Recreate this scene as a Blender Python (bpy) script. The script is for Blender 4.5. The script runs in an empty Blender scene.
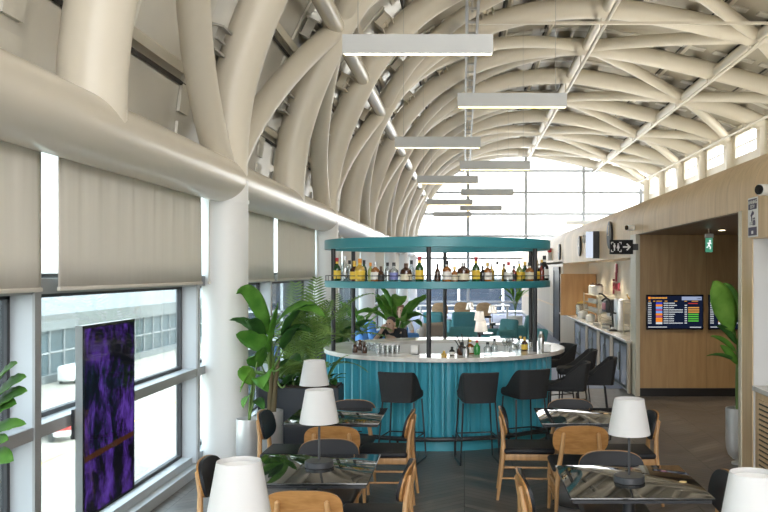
import bpy, math, random
from mathutils import Vector, Matrix, Euler
random.seed(7)
PI = math.pi
scene = bpy.context.scene
COL = scene.collection

# ------------------------------------------------------------------ materials
def _new(name):
    m = bpy.data.materials.new(name); m.use_nodes = True
    nt = m.node_tree; nt.nodes.clear()
    out = nt.nodes.new('ShaderNodeOutputMaterial')
    return m, nt, out

def N(nt, t, **kw):
    n = nt.nodes.new(t)
    for k, v in kw.items():
        if k.startswith('i_'):
            n.inputs[k[2:].replace('_', ' ')].default_value = v
        else:
            setattr(n, k, v)
    return n

def c4(c): return (c[0], c[1], c[2], 1.0)

def plain(name, col, rough=0.5, metal=0.0, var=0.06, scale=6.0, bump=0.0, spec=0.5, coat=0.0, ior=1.5):
    m, nt, out = _new(name)
    b = N(nt, 'ShaderNodeBsdfPrincipled')
    b.inputs['Roughness'].default_value = rough
    b.inputs['Metallic'].default_value = metal
    b.inputs['Specular IOR Level'].default_value = spec
    b.inputs['Coat Weight'].default_value = coat
    b.inputs['IOR'].default_value = ior
    tc = N(nt, 'ShaderNodeTexCoord')
    no = N(nt, 'ShaderNodeTexNoise'); no.inputs['Scale'].default_value = scale; no.inputs['Detail'].default_value = 3
    nt.links.new(tc.outputs['Object'], no.inputs['Vector'])
    mx = N(nt, 'ShaderNodeMix', data_type='RGBA')
    mx.inputs['A'].default_value = c4([max(0, x*(1-var)) for x in col])
    mx.inputs['B'].default_value = c4([min(1, x*(1+var)) for x in col])
    nt.links.new(no.outputs['Fac'], mx.inputs['Factor'])
    nt.links.new(mx.outputs['Result'], b.inputs['Base Color'])
    if bump:
        n2 = N(nt, 'ShaderNodeTexNoise'); n2.inputs['Scale'].default_value = scale*40
        nt.links.new(tc.outputs['Object'], n2.inputs['Vector'])
        bp = N(nt, 'ShaderNodeBump'); bp.inputs['Strength'].default_value = bump; bp.inputs['Distance'].default_value = 0.002
        nt.links.new(n2.outputs['Fac'], bp.inputs['Height'])
        nt.links.new(bp.outputs['Normal'], b.inputs['Normal'])
    nt.links.new(b.outputs['BSDF'], out.inputs['Surface'])
    return m

def wood(name, c1, c2, rough=0.45, stretch=(14, 14, 1.2), seam=None):
    m, nt, out = _new(name)
    b = N(nt, 'ShaderNodeBsdfPrincipled'); b.inputs['Roughness'].default_value = rough
    tc = N(nt, 'ShaderNodeTexCoord')
    mp = N(nt, 'ShaderNodeMapping'); mp.inputs['Scale'].default_value = stretch
    nt.links.new(tc.outputs['Object'], mp.inputs['Vector'])
    no = N(nt, 'ShaderNodeTexNoise'); no.inputs['Scale'].default_value = 1.6; no.inputs['Detail'].default_value = 6; no.inputs['Distortion'].default_value = 0.6
    nt.links.new(mp.outputs['Vector'], no.inputs['Vector'])
    cr = N(nt, 'ShaderNodeValToRGB')
    cr.color_ramp.elements[0].position = 0.32; cr.color_ramp.elements[0].color = c4(c1)
    cr.color_ramp.elements[1].position = 0.68; cr.color_ramp.elements[1].color = c4(c2)
    nt.links.new(no.outputs['Fac'], cr.inputs['Fac'])
    col = cr.outputs['Color']
    if seam:      # veneer sheets: a faint tone change and joint every `seam` metres along x+y
        sx = N(nt, 'ShaderNodeSeparateXYZ'); nt.links.new(tc.outputs['Object'], sx.inputs['Vector'])
        ad = N(nt, 'ShaderNodeMath', operation='ADD'); nt.links.new(sx.outputs['X'], ad.inputs[0]); nt.links.new(sx.outputs['Y'], ad.inputs[1])
        dv = N(nt, 'ShaderNodeMath', operation='DIVIDE'); nt.links.new(ad.outputs[0], dv.inputs[0]); dv.inputs[1].default_value = seam
        fl = N(nt, 'ShaderNodeMath', operation='FLOOR'); nt.links.new(dv.outputs[0], fl.inputs[0])
        wn = N(nt, 'ShaderNodeTexWhiteNoise', noise_dimensions='1D'); nt.links.new(fl.outputs[0], wn.inputs['W'])
        mr = N(nt, 'ShaderNodeMapRange'); nt.links.new(wn.outputs['Value'], mr.inputs['Value'])
        mr.inputs['To Min'].default_value = 0.9; mr.inputs['To Max'].default_value = 1.05
        fr = N(nt, 'ShaderNodeMath', operation='FRACT'); nt.links.new(dv.outputs[0], fr.inputs[0])
        lt = N(nt, 'ShaderNodeMath', operation='LESS_THAN'); nt.links.new(fr.outputs[0], lt.inputs[0]); lt.inputs[1].default_value = 0.008/seam
        ml = N(nt, 'ShaderNodeMath', operation='MULTIPLY'); nt.links.new(lt.outputs[0], ml.inputs[0]); ml.inputs[1].default_value = 0.25
        sb = N(nt, 'ShaderNodeMath', operation='SUBTRACT'); nt.links.new(mr.outputs['Result'], sb.inputs[0]); nt.links.new(ml.outputs[0], sb.inputs[1])
        vm = N(nt, 'ShaderNodeVectorMath', operation='SCALE'); nt.links.new(col, vm.inputs[0]); nt.links.new(sb.outputs[0], vm.inputs['Scale'])
        col = vm.outputs['Vector']
    nt.links.new(col, b.inputs['Base Color'])
    nt.links.new(b.outputs['BSDF'], out.inputs['Surface'])
    return m

def glass(name, tint=(0.8, 0.86, 0.87), gloss=0.08, rough=0.02):
    m, nt, out = _new(name)
    t = N(nt, 'ShaderNodeBsdfTransparent'); t.inputs['Color'].default_value = c4(tint)
    g = N(nt, 'ShaderNodeBsdfGlossy'); g.inputs['Roughness'].default_value = rough
    lw = N(nt, 'ShaderNodeLayerWeight'); lw.inputs['Blend'].default_value = 0.25
    mu = N(nt, 'ShaderNodeMath', operation='MULTIPLY_ADD')
    nt.links.new(lw.outputs['Fresnel'], mu.inputs[0]); mu.inputs[1].default_value = 0.5; mu.inputs[2].default_value = gloss*0.3
    mx = N(nt, 'ShaderNodeMixShader')
    nt.links.new(mu.outputs[0], mx.inputs['Fac']); nt.links.new(t.outputs[0], mx.inputs[1]); nt.links.new(g.outputs[0], mx.inputs[2])
    nt.links.new(mx.outputs[0], out.inputs['Surface'])
    return m

def emit(name, col, s):
    m, nt, out = _new(name)
    e = N(nt, 'ShaderNodeEmission'); e.inputs['Color'].default_value = c4(col); e.inputs['Strength'].default_value = s
    nt.links.new(e.outputs[0], out.inputs['Surface'])
    return m

def cloth_translucent(name, col, tr=0.35):
    m, nt, out = _new(name)
    d = N(nt, 'ShaderNodeBsdfDiffuse'); t = N(nt, 'ShaderNodeBsdfTranslucent')
    tc = N(nt, 'ShaderNodeTexCoord'); no = N(nt, 'ShaderNodeTexNoise'); no.inputs['Scale'].default_value = 3
    mp = N(nt, 'ShaderNodeMapping'); mp.inputs['Scale'].default_value = (1, 6, .4)
    nt.links.new(tc.outputs['Object'], mp.inputs['Vector']); nt.links.new(mp.outputs['Vector'], no.inputs['Vector'])
    mx = N(nt, 'ShaderNodeMix', data_type='RGBA')
    mx.inputs['A'].default_value = c4([x*.96 for x in col]); mx.inputs['B'].default_value = c4([min(1, x*1.04) for x in col])
    nt.links.new(no.outputs['Fac'], mx.inputs['Factor'])
    nt.links.new(mx.outputs['Result'], d.inputs['Color']); nt.links.new(mx.outputs['Result'], t.inputs['Color'])
    ms = N(nt, 'ShaderNodeMixShader'); ms.inputs['Fac'].default_value = tr
    nt.links.new(d.outputs[0], ms.inputs[1]); nt.links.new(t.outputs[0], ms.inputs[2])
    nt.links.new(ms.outputs[0], out.inputs['Surface'])
    return m

def chevron_floor():
    m, nt, out = _new('chevron_planks')
    b = N(nt, 'ShaderNodeBsdfPrincipled'); b.inputs['Roughness'].default_value = 0.36
    b.inputs['Specular IOR Level'].default_value = 0.34
    tc = N(nt, 'ShaderNodeTexCoord'); sx = N(nt, 'ShaderNodeSeparateXYZ'); nt.links.new(tc.outputs['Object'], sx.inputs['Vector'])
    def M(op, a, bb=None):
        n = N(nt, 'ShaderNodeMath', operation=op)
        for i, v in enumerate((a, bb)):
            if v is None: continue
            if isinstance(v, (int, float)): n.inputs[i].default_value = v
            else: nt.links.new(v, n.inputs[i])
        return n.outputs[0]
    u = M('DIVIDE', sx.outputs['X'], 0.5)
    uf = M('FRACT', u); ui = M('FLOOR', u)
    odd = M('MODULO', M('ABSOLUTE', ui), 2.0)
    tri = M('ABSOLUTE', M('SUBTRACT', odd, uf))
    v = M('DIVIDE', M('ADD', sx.outputs['Y'], M('MULTIPLY', tri, 0.42)), 0.115)
    vi = M('FLOOR', v); vf = M('FRACT', v)
    cmb = N(nt, 'ShaderNodeCombineXYZ'); nt.links.new(ui, cmb.inputs[0]); nt.links.new(vi, cmb.inputs[1])
    wn = N(nt, 'ShaderNodeTexWhiteNoise', noise_dimensions='3D'); nt.links.new(cmb.outputs[0], wn.inputs['Vector'])
    no = N(nt, 'ShaderNodeTexNoise'); no.inputs['Scale'].default_value = 14; no.inputs['Detail'].default_value = 5
    mp = N(nt, 'ShaderNodeMapping'); mp.inputs['Scale'].default_value = (.35, 1.6, 1); nt.links.new(tc.outputs['Object'], mp.inputs['Vector']); nt.links.new(mp.outputs[0], no.inputs['Vector'])
    f = M('ADD', M('MULTIPLY', wn.outputs['Value'], 0.65), M('MULTIPLY', no.outputs['Fac'], 0.35))
    cr = N(nt, 'ShaderNodeValToRGB')
    cr.color_ramp.elements[0].color = c4((0.045, 0.042, 0.041)); cr.color_ramp.elements[1].color = c4((0.205, 0.186, 0.176))
    nt.links.new(f, cr.inputs['Fac'])
    e1 = M('LESS_THAN', vf, 0.05); e2 = M('LESS_THAN', uf, 0.012)
    e = M('MAXIMUM', e1, e2)
    mx = N(nt, 'ShaderNodeMix', data_type='RGBA'); nt.links.new(e, mx.inputs['Factor']); nt.links.new(cr.outputs[0], mx.inputs['A']); mx.inputs['B'].default_value = c4((.022, .021, .021))
    nt.links.new(mx.outputs['Result'], b.inputs['Base Color'])
    rr = N(nt, 'ShaderNodeMapRange'); nt.links.new(wn.outputs['Value'], rr.inputs['Value']); rr.inputs['To Min'].default_value = .30; rr.inputs['To Max'].default_value = .45
    nt.links.new(rr.outputs[0], b.inputs['Roughness'])
    nt.links.new(b.outputs[0], out.inputs['Surface'])
    return m

def art_screen():
    m, nt, out = _new('kiosk_artwork')
    tc = N(nt, 'ShaderNodeTexCoord')
    mp = N(nt, 'ShaderNodeMapping'); mp.inputs['Scale'].default_value = (1, 3.2, 1.9); mp.inputs['Rotation'].default_value = (0.6, 0, 0)
    nt.links.new(tc.outputs['Object'], mp.inputs['Vector'])
    no = N(nt, 'ShaderNodeTexNoise'); no.inputs['Scale'].default_value = 1.5; no.inputs['Detail'].default_value = 12; no.inputs['Roughness'].default_value = .74; no.inputs['Distortion'].default_value = .35
    nt.links.new(mp.outputs[0], no.inputs['Vector'])
    cr = N(nt, 'ShaderNodeValToRGB'); r = cr.color_ramp
    r.elements[0].position = .47; r.elements[0].color = c4((.006, .006, .010))
    r.elements[1].position = .80; r.elements[1].color = c4((.16, .08, .46))
    a = r.elements.new(.52); a.color = c4((.03, .012, .09))
    a = r.elements.new(.60); a.color = c4((.085, .035, .27))
    nt.links.new(no.outputs['Fac'], cr.inputs['Fac'])
    # one diagonal brown stroke across the lower part
    sx = N(nt, 'ShaderNodeSeparateXYZ'); nt.links.new(tc.outputs['Object'], sx.inputs['Vector'])
    def M(op, a, bb):
        n = N(nt, 'ShaderNodeMath', operation=op)
        for i, v in enumerate((a, bb)):
            if isinstance(v, (int, float)): n.inputs[i].default_value = v
            else: nt.links.new(v, n.inputs[i])
        return n.outputs[0]
    d = M('ABSOLUTE', M('SUBTRACT', M('SUBTRACT', sx.outputs['Z'], M('MULTIPLY', sx.outputs['Y'], .03)), -.235), 0)
    st = M('LESS_THAN', M('ADD', d, M('MULTIPLY', no.outputs['Fac'], .03)), .036)
    mx = N(nt, 'ShaderNodeMix', data_type='RGBA'); nt.links.new(st, mx.inputs['Factor']); nt.links.new(cr.outputs[0], mx.inputs['A']); mx.inputs['B'].default_value = c4((.06, .022, .012))
    e = N(nt, 'ShaderNodeEmission'); e.inputs['Strength'].default_value = 0.13
    nt.links.new(mx.outputs['Result'], e.inputs['Color'])
    g = N(nt, 'ShaderNodeBsdfGlossy'); g.inputs['Roughness'].default_value = .05; g.inputs['Color'].default_value = (.05, .05, .05, 1)
    ad = N(nt, 'ShaderNodeAddShader'); nt.links.new(e.outputs[0], ad.inputs[0]); nt.links.new(g.outputs[0], ad.inputs[1])
    nt.links.new(ad.outputs[0], out.inputs['Surface'])
    return m

def marble():
    m, nt, out = _new('white_stone')
    b = N(nt, 'ShaderNodeBsdfPrincipled'); b.inputs['Roughness'].default_value = .12
    tc = N(nt, 'ShaderNodeTexCoord'); no = N(nt, 'ShaderNodeTexNoise'); no.inputs['Scale'].default_value = 3; no.inputs['Detail'].default_value = 8; no.inputs['Distortion'].default_value = 1.5
    nt.links.new(tc.outputs['Object'], no.inputs['Vector'])
    cr = N(nt, 'ShaderNodeValToRGB'); cr.color_ramp.elements[0].position = .35; cr.color_ramp.elements[0].color = c4((.60, .57, .54)); cr.color_ramp.elements[1].position = .6; cr.color_ramp.elements[1].color = c4((.78, .76, .73))
    nt.links.new(no.outputs['Fac'], cr.inputs['Fac']); nt.links.new(cr.outputs[0], b.inputs['Base Color'])
    nt.links.new(b.outputs[0], out.inputs['Surface'])
    return m

def leafmat(name, c1, c2):
    m, nt, out = _new(name)
    b = N(nt, 'ShaderNodeBsdfPrincipled'); b.inputs['Roughness'].default_value = .5; b.inputs['Specular IOR Level'].default_value = .3
    tc = N(nt, 'ShaderNodeTexCoord'); no = N(nt, 'ShaderNodeTexNoise'); no.inputs['Scale'].default_value = 5; no.inputs['Detail'].default_value = 4
    nt.links.new(tc.outputs['Object'], no.inputs['Vector'])
    cr = N(nt, 'ShaderNodeValToRGB'); cr.color_ramp.elements[0].position = .35; cr.color_ramp.elements[0].color = c4(c1); cr.color_ramp.elements[1].position = .68; cr.color_ramp.elements[1].color = c4(c2)
    nt.links.new(no.outputs['Fac'], cr.inputs['Fac']); nt.links.new(cr.outputs[0], b.inputs['Base Color'])
    t = N(nt, 'ShaderNodeBsdfTranslucent'); nt.links.new(cr.outputs[0], t.inputs['Color'])
    mx = N(nt, 'ShaderNodeMixShader'); mx.inputs['Fac'].default_value = .3
    nt.links.new(b.outputs[0], mx.inputs[1]); nt.links.new(t.outputs[0], mx.inputs[2]); nt.links.new(mx.outputs[0], out.inputs['Surface'])
    return m

M = {}
M['rib'] = plain('cream_painted_steel', (.715, .66, .555), .38, var=.02, scale=1.2)
M['column'] = plain('white_painted_steel', (.78, .78, .77), .4, var=.02, scale=1.2)
M['edge'] = plain('pearl_painted_steel', (.68, .63, .535), .26, var=.02, scale=1.2)
M['roof'] = plain('cream_roof_panel', (.43, .395, .32), .45, var=.12, scale=.8)
M['silver'] = plain('silver_wall_panel', (.66, .64, .59), .34, metal=.4, var=.14, scale=.9)
M['silverstrip'] = plain('bright_metal_strip', (.68, .66, .60), .4, metal=.3, var=.1)
M['dark_gap'] = plain('dark_gap', (.05, .045, .04), .7)
M['steelgrey'] = plain('grey_bracket_steel', (.48, .47, .44), .4, metal=.4)
M['alu'] = plain('white_aluminium', (.46, .49, .52), .35, var=.02)
M['alugrey'] = plain('grey_aluminium', (.33, .335, .34), .4, metal=.3, var=.03)
M['gasket'] = plain('black_gasket', (.03, .03, .035), .5)
M['blind'] = cloth_translucent('blind_fabric', (.74, .70, .635), .22)
M['glass'] = glass('window_glass', (.66, .72, .73), .10)
M['glass_end'] = glass('clear_glass', (.95, .96, .96), .05)
M['floor'] = chevron_floor()
M['carpet'] = plain('blue_grey_carpet', (.27, .31, .44), .9, var=.12, scale=20, bump=.3)
M['oak_panel'] = wood('pale_oak_veneer', (.66, .475, .275), (.78, .585, .37), .42, (9, 9, .8), seam=.42)
M['oak_dark'] = wood('brown_oak_veneer', (.40, .26, .13), (.50, .34, .18), .42, (9, 9, .8), seam=1.1)
M['oak_ceiling'] = wood('walnut_ceiling_veneer', (.20, .135, .08), (.26, .18, .11), .42, (9, 9, .8), seam=1.1)
M['oak_orange'] = wood('orange_oak', (.48, .26, .10), (.58, .34, .15), .4, (8, 8, .8))
M['oak_floor'] = wood('beige_laminate', (.55, .45, .34), (.62, .52, .41), .4, (6, 6, .7), seam=.8)
M['frame_light'] = plain('pale_frame', (.62, .58, .47), .4, var=.02)
M['white_wall'] = plain('white_wall_paint', (.74, .74, .74), .5, var=.015)
M['cream_wall'] = plain('cream_wall_paint', (.72, .655, .55), .5, var=.02)
M['chairwood'] = wood('honey_beech', (.33, .155, .045), (.46, .235, .080), .38, (6, 6, 22))
M['chairleg'] = wood('honey_beech_leg', (.40, .215, .085), (.54, .315, .14), .38, (18, 18, 1.5))
M['pad'] = plain('charcoal_leather', (.016, .017, .021), .5, var=.15, scale=12, bump=.1, spec=.3)
M['stoolfab'] = plain('black_fabric', (.020, .021, .023), .75, var=.2, scale=60, bump=.3)
M['blackmetal'] = plain('black_metal', (.018, .019, .022), .4, var=.1)
M['lampmetal'] = plain('dark_grey_metal', (.045, .047, .052), .4, var=.05)
M['tabletop'] = plain('black_glass', (.018, .018, .017), .03, var=.1, spec=.5, ior=2.0)
M['shade'] = cloth_translucent('lamp_fabric', (.74, .73, .72), .22)
M['brass'] = plain('brass_disc', (.85, .62, .30), .3, var=.02)
M['teal'] = plain('teal_lacquer', (.062, .36, .46), .3, var=.04, spec=.5)
M['teal_metal'] = plain('teal_painted_metal', (.045, .26, .31), .3, var=.04)
M['stone'] = marble()
M['pendant'] = plain('grey_pendant_paint', (.60, .62, .63), .45, var=.01)
M['white'] = plain('white_lacquer', (.80, .80, .79), .35, var=.02)
M['steel'] = plain('brushed_steel', (.62, .62, .62), .28, metal=1.0, var=.08, scale=20)
M['pot'] = plain('silver_pot', (.72, .72, .72), .28, metal=.55, var=.08, scale=9)
M['soil'] = plain('potting_soil', (.05, .035, .025), .95, var=.4, scale=40, bump=.6)
M['planter'] = plain('dark_slate_planter', (.040, .048, .062), .5, var=.1)
M['leaf'] = leafmat('banana_leaf', (.06, .20, .025), (.16, .38, .06))
M['leaf_dark'] = leafmat('dark_leaf', (.025, .095, .02), (.075, .21, .045))
M['leaf_palm'] = leafmat('palm_leaf', (.09, .19, .04), (.28, .42, .12))
M['leaf_light'] = leafmat('light_leaf', (.11, .28, .035), (.24, .46, .08))
M['stalk'] = plain('green_stalk', (.14, .23, .06), .5, var=.25)
M['trunk'] = plain('brown_stalk', (.13, .10, .05), .8, var=.3)
M['screen_black'] = plain('screen_black', (.008, .009, .012), .12, var=.02)
M['art'] = art_screen()
M['board'] = emit('departure_board_blue', (.012, .018, .045), 0.100)
M['t_white'] = emit('text_white', (.75, .78, .80), 0.124)
M['t_orange'] = emit('text_orange', (.90, .42, .08), 0.124)
M['t_green'] = emit('text_green', (.12, .55, .06), 0.124)
M['t_red'] = emit('text_red', (.55, .05, .04), 0.124)
M['t_blue'] = emit('text_blue', (.22, .42, .95), 0.124)
M['t_amber'] = emit('text_amber', (.75, .36, .08), 0.124)
M['t_logo'] = emit('logo_orange', (.95, .28, .03), 0.136)
M['t_logoblue'] = emit('logo_deep_blue', (.06, .08, .60), 0.124)
M['t_violet'] = emit('logo_mauve', (.45, .12, .25), 0.124)
M['t_pale'] = emit('header_pale', (.35, .42, .60), 0.124)
M['led'] = emit('warm_led', (1.0, .90, .70), 3.0)
M['downlight'] = emit('warm_downlight', (1.0, .82, .55), 6.0)
M['exit_green'] = emit('exit_green', (.10, .42, .26), 0.099)
M['sign_white'] = plain('sign_white', (.80, .80, .80), .4, var=.01)
M['sign_lit'] = emit('sign_lit', (.85, .85, .85), .2)
M['sign_black'] = plain('sign_black', (.006, .006, .007), .5, spec=.2)
M['sign_navy'] = plain('sign_navy', (.05, .04, .10), .5)
M['lightbox'] = emit('lightbox_white', (.75, .82, .95), 0.136)
M['logo_red'] = plain('logo_wine', (.40, .06, .10), .3)
M['armteal'] = plain('teal_upholstery', (.07, .245, .275), .8, var=.12, scale=30, bump=.2)
M['armblue'] = plain('blue_upholstery', (.10, .27, .62), .8, var=.12, scale=30, bump=.2)
M['armbeige'] = plain('taupe_upholstery', (.40, .34, .29), .8, var=.12, scale=30, bump=.2)
M['tan'] = wood('tan_ply', (.50, .32, .17), (.62, .42, .24), .4, (6, 6, 12))
M['apron'] = plain('apron_concrete', (.33, .30, .25), .85, var=.12, scale=.25)
M['asphalt'] = plain('asphalt', (.30, .30, .29), .9, var=.1, scale=.3)
M['facade'] = plain('white_fascia', (.155, .165, .165), .6, var=.03)
M['facadeglass'] = plain('blue_facade_glass', (.04, .065, .078), .25, var=.6, scale=.15, spec=.3)
M['fridgeglass'] = plain('fridge_door_glass', (.30, .34, .42), .08, var=.2, scale=2, ior=1.9)  # pale blue base colour stands in for the bright windows mirrored in it
M['darkglass'] = plain('dark_blue_glass', (.022, .032, .048), .4, var=.4, scale=.2, spec=.15)
M['red'] = plain('red_paint', (.55, .03, .03), .35)
M['tyre'] = plain('tyre_rubber', (.02, .02, .02), .8)
M['yellow'] = plain('yellow_line', (.75, .52, .06), .7)
M['skin'] = plain('skin', (.62, .40, .30), .5, var=.05)
M['hair_dark'] = plain('dark_hair', (.06, .045, .04), .6, var=.3, scale=60)
M['hair_brown'] = plain('brown_hair', (.18, .09, .05), .6, var=.3, scale=60)
M['cloth_black'] = plain('black_shirt', (.02, .02, .025), .8)
M['cloth_white'] = plain('white_shirt', (.70, .68, .66), .8)
M['cloth_denim'] = plain('denim', (.06, .10, .20), .8)

def bottleglass(name, col, rough=.06): return plain(name, col, rough, var=.12, scale=18, spec=.8)
B = {'green': bottleglass('green_bottle_glass', (.015, .07, .02)), 'amber': bottleglass('amber_liquor', (.28, .10, .02)),
     'brown': bottleglass('brown_bottle_glass', (.06, .022, .010)), 'clear': glass('clear_bottle_glass', (.80, .84, .85), .6, .08),
     'gold': bottleglass('golden_liquor', (.50, .32, .06)), 'red': bottleglass('red_liquor', (.20, .02, .015)), 'pale': bottleglass('pale_green_liquor', (.30, .34, .10)),
     'black': bottleglass('black_bottle_glass', (.012, .012, .014)), 'lightgreen': bottleglass('bright_green_glass', (.03, .28, .06))}
LAB = {'yellow': plain('yellow_label', (.80, .55, .06), .5), 'white': plain('white_label', (.78, .76, .72), .5), 'cream': plain('cream_label', (.72, .66, .50), .5),
       'blue': plain('blue_label', (.20, .22, .50), .5), 'black': plain('black_label', (.03, .03, .03), .5), 'red': plain('red_label', (.50, .04, .03), .5), 'orange': plain('orange_label', (.75, .30, .03), .5)}
CAP = {'red': plain('red_cap', (.45, .02, .03), .4), 'black': plain('black_cap', (.015, .015, .018), .4), 'silver': plain('silver_cap', (.55, .55, .57), .3, metal=.8),
       'gold': plain('gold_cap', (.65, .42, .10), .3, metal=.6), 'orange': plain('orange_cap', (.75, .28, .03), .4), 'brown': plain('brown_cap', (.10, .05, .03), .5)}
M['tumbler'] = glass('tumbler_glass', (.88, .90, .90), .9, .05)

# ------------------------------------------------------------------ mesh builder
class MB:
    def __init__(s): s.v = []; s.f = []; s.mi = []; s.cur = 0
    def add(s, vs, fs):
        o = len(s.v); s.v += [tuple(v) for v in vs]
        for f in fs: s.f.append([i+o for i in f]); s.mi.append(s.cur)
    def box(s, x0, x1, y0, y1, z0, z1, mat=None):
        vs = [Vector(p) for p in ((x0,y0,z0),(x1,y0,z0),(x1,y1,z0),(x0,y1,z0),(x0,y0,z1),(x1,y0,z1),(x1,y1,z1),(x0,y1,z1))]
        if mat: vs = [mat @ v for v in vs]
        s.add(vs, [(0,3,2,1),(4,5,6,7),(0,1,5,4),(1,2,6,5),(2,3,7,6),(3,0,4,7)])
        return s
    def rbox(s, x0, x1, y0, y1, z0, z1, r=.02, mat=None, n=3):
        # box with all edges rounded: superellipsoid-free version, corner spheres
        import itertools
        r = min(r, (x1-x0)/2.01, (y1-y0)/2.01, (z1-z0)/2.01)
        ring = []
        for (cx, cy, a0) in ((x1-r, y1-r, 0), (x0+r, y1-r, 90), (x0+r, y0+r, 180), (x1-r, y0+r, 270)):
            for k in range(n+1):
                a = math.radians(a0 + 90*k/n); ring.append((cx, cy, math.cos(a), math.sin(a)))
        levels = []
        for k in range(n+1):
            p = -PI/2 + PI/2*k/n; levels.append((z0+r+r*math.sin(p), r*math.cos(p)))
        for k in range(n+1):
            p = PI/2*k/n; levels.append((z1-r+r*math.sin(p), r*math.cos(p)))
        vs = []; L = len(ring)
        for (z, rr) in levels:
            for (cx, cy, ca, sa) in ring: vs.append(Vector((cx+rr*ca, cy+rr*sa, z)))
        fs = []
        for i in range(len(levels)-1):
            for j in range(L): fs.append((i*L+j, i*L+(j+1)%L, (i+1)*L+(j+1)%L, (i+1)*L+j))
        fs.append(tuple(range(L-1, -1, -1))); fs.append(tuple(range((len(levels)-1)*L, len(levels)*L)))
        if mat: vs = [mat @ v for v in vs]
        s.add(vs, fs); return s
    def tube(s, pts, r, n=12, caps=True, closed=False):
        pts = [Vector(p) for p in pts]; rs = r if isinstance(r, (list, tuple)) else [r]*len(pts)
        vs = []; m = len(pts); prev = None
        for i, p in enumerate(pts):
            if closed: t = (pts[(i+1) % m]-pts[i-1])
            else: t = pts[min(i+1, m-1)]-pts[max(i-1, 0)]
            t.normalize()
            if prev is None:
                a = Vector((0,0,1)) if abs(t.z) < .9 else Vector((1,0,0))
                u = t.cross(a).normalized()
            else:
                u = prev - t*prev.dot(t); u.normalize()
            prev = u; w = t.cross(u)
            for k in range(n):
                a = 2*PI*k/n; vs.append(p + (u*math.cos(a)+w*math.sin(a))*rs[i])
        fs = []
        for i in range(m if closed else m-1):
            for k in range(n):
                i2 = (i+1) % m
                fs.append((i*n+k, i*n+(k+1)%n, i2*n+(k+1)%n, i2*n+k))
        if caps and not closed:
            fs.append(tuple(range(n-1, -1, -1))); fs.append(tuple(range((m-1)*n, m*n)))
        s.add(vs, fs); return s
    def lathe(s, prof, c=(0,0,0), n=24, caps=True):
        vs = []; m = len(prof)
        for (r, z) in prof:
            for k in range(n):
                a = 2*PI*k/n; vs.append((c[0]+r*math.cos(a), c[1]+r*math.sin(a), c[2]+z))
        fs = []
        for i in range(m-1):
            for k in range(n): fs.append((i*n+k, i*n+(k+1)%n, (i+1)*n+(k+1)%n, (i+1)*n+k))
        if caps:
            if prof[0][0] > 1e-6: fs.append(tuple(range(n-1, -1, -1)))
            if prof[-1][0] > 1e-6: fs.append(tuple(range((m-1)*n, m*n)))
        s.add(vs, fs); return s
    def ring(s, c, r0, r1, z0, z1, n=96):
        # flat ring r0..r1 of rectangular section
        vs = []
        for k in range(n):
            a = 2*PI*k/n; ca, sa = math.cos(a), math.sin(a)
            for (r, z) in ((r0,z0),(r1,z0),(r1,z1),(r0,z1)): vs.append((c[0]+r*ca, c[1]+r*sa, z))
        fs = []
        for k in range(n):
            k2 = (k+1) % n
            for j in range(4):
                j2 = (j+1) % 4
                fs.append((k*4+j, k2*4+j, k2*4+j2, k*4+j2))
        s.add(vs, fs); return s
    def extrude_y(s, poly, y0, y1):
        # polygon in (x,z), extruded along y
        n = len(poly); vs = [(x, y0, z) for x, z in poly] + [(x, y1, z) for x, z in poly]
        fs = [tuple(range(n)), tuple(range(2*n-1, n-1, -1))]
        for i in range(n):
            j = (i+1) % n; fs.append((i, i+n, j+n, j))
        s.add(vs, fs); return s
    def prism(s, poly, o, u, w, d):
        # polygon (a,b) at o + a*u + b*w, thickened by vector d
        o, u, w, d = Vector(o), Vector(u), Vector(w), Vector(d); n = len(poly)
        vs = [o+u*a+w*b for a, b in poly]; vs += [v+d for v in vs]
        fs = [tuple(range(n)), tuple(range(2*n-1, n-1, -1))]
        for i in range(n):
            j = (i+1) % n; fs.append((i, i+n, j+n, j))
        s.add(vs, fs); return s
    def build(s, name, mat=None, parent=None, loc=(0,0,0), rotz=0, smooth=35, bevel=0):
        me = bpy.data.meshes.new(name); me.from_pydata(s.v, [], s.f); me.validate(); 
        import bmesh
        bm = bmesh.new(); bm.from_mesh(me); bmesh.ops.recalc_face_normals(bm, faces=bm.faces); bm.to_mesh(me); bm.free()
        ms = mat if isinstance(mat, (list, tuple)) else [mat]
        for m in ms:
            if m: me.materials.append(m)
        if len(ms) > 1 and len(me.polygons) == len(s.mi):
            for p, i in zip(me.polygons, s.mi): p.material_index = i
        if smooth:
            for p in me.polygons: p.use_smooth = True
            me.set_sharp_from_angle(angle=math.radians(smooth))
        o = bpy.data.objects.new(name, me); COL.objects.link(o)
        o.location = loc; o.rotation_euler = (0, 0, rotz)
        if parent: o.parent = parent
        if bevel:
            b = o.modifiers.new('bevel', 'BEVEL'); b.width = bevel; b.segments = 2; b.limit_method = 'ANGLE'
        return o

def tag(o, label=None, cat=None, group=None, kind=None):
    if label: o['label'] = label
    if cat: o['category'] = cat
    if group: o['group'] = group
    if kind: o['kind'] = kind
    return o

def thing(name, label, cat, loc=(0,0,0), rotz=0, group=None):
    o = bpy.data.objects.new(name, None); COL.objects.link(o)
    o.empty_display_size = .1; o.location = loc; o.rotation_euler = (0, 0, rotz)
    return tag(o, label, cat, group)

def copy_tree(o, parent=None):
    c = o.copy(); COL.objects.link(c)
    if parent is not None: c.parent = parent
    for ch in list(o.children): copy_tree(ch, c)
    return c

def struct(name, mb, mat, **kw):
    return tag(mb.build(name, mat, **kw), kind='structure')

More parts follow.
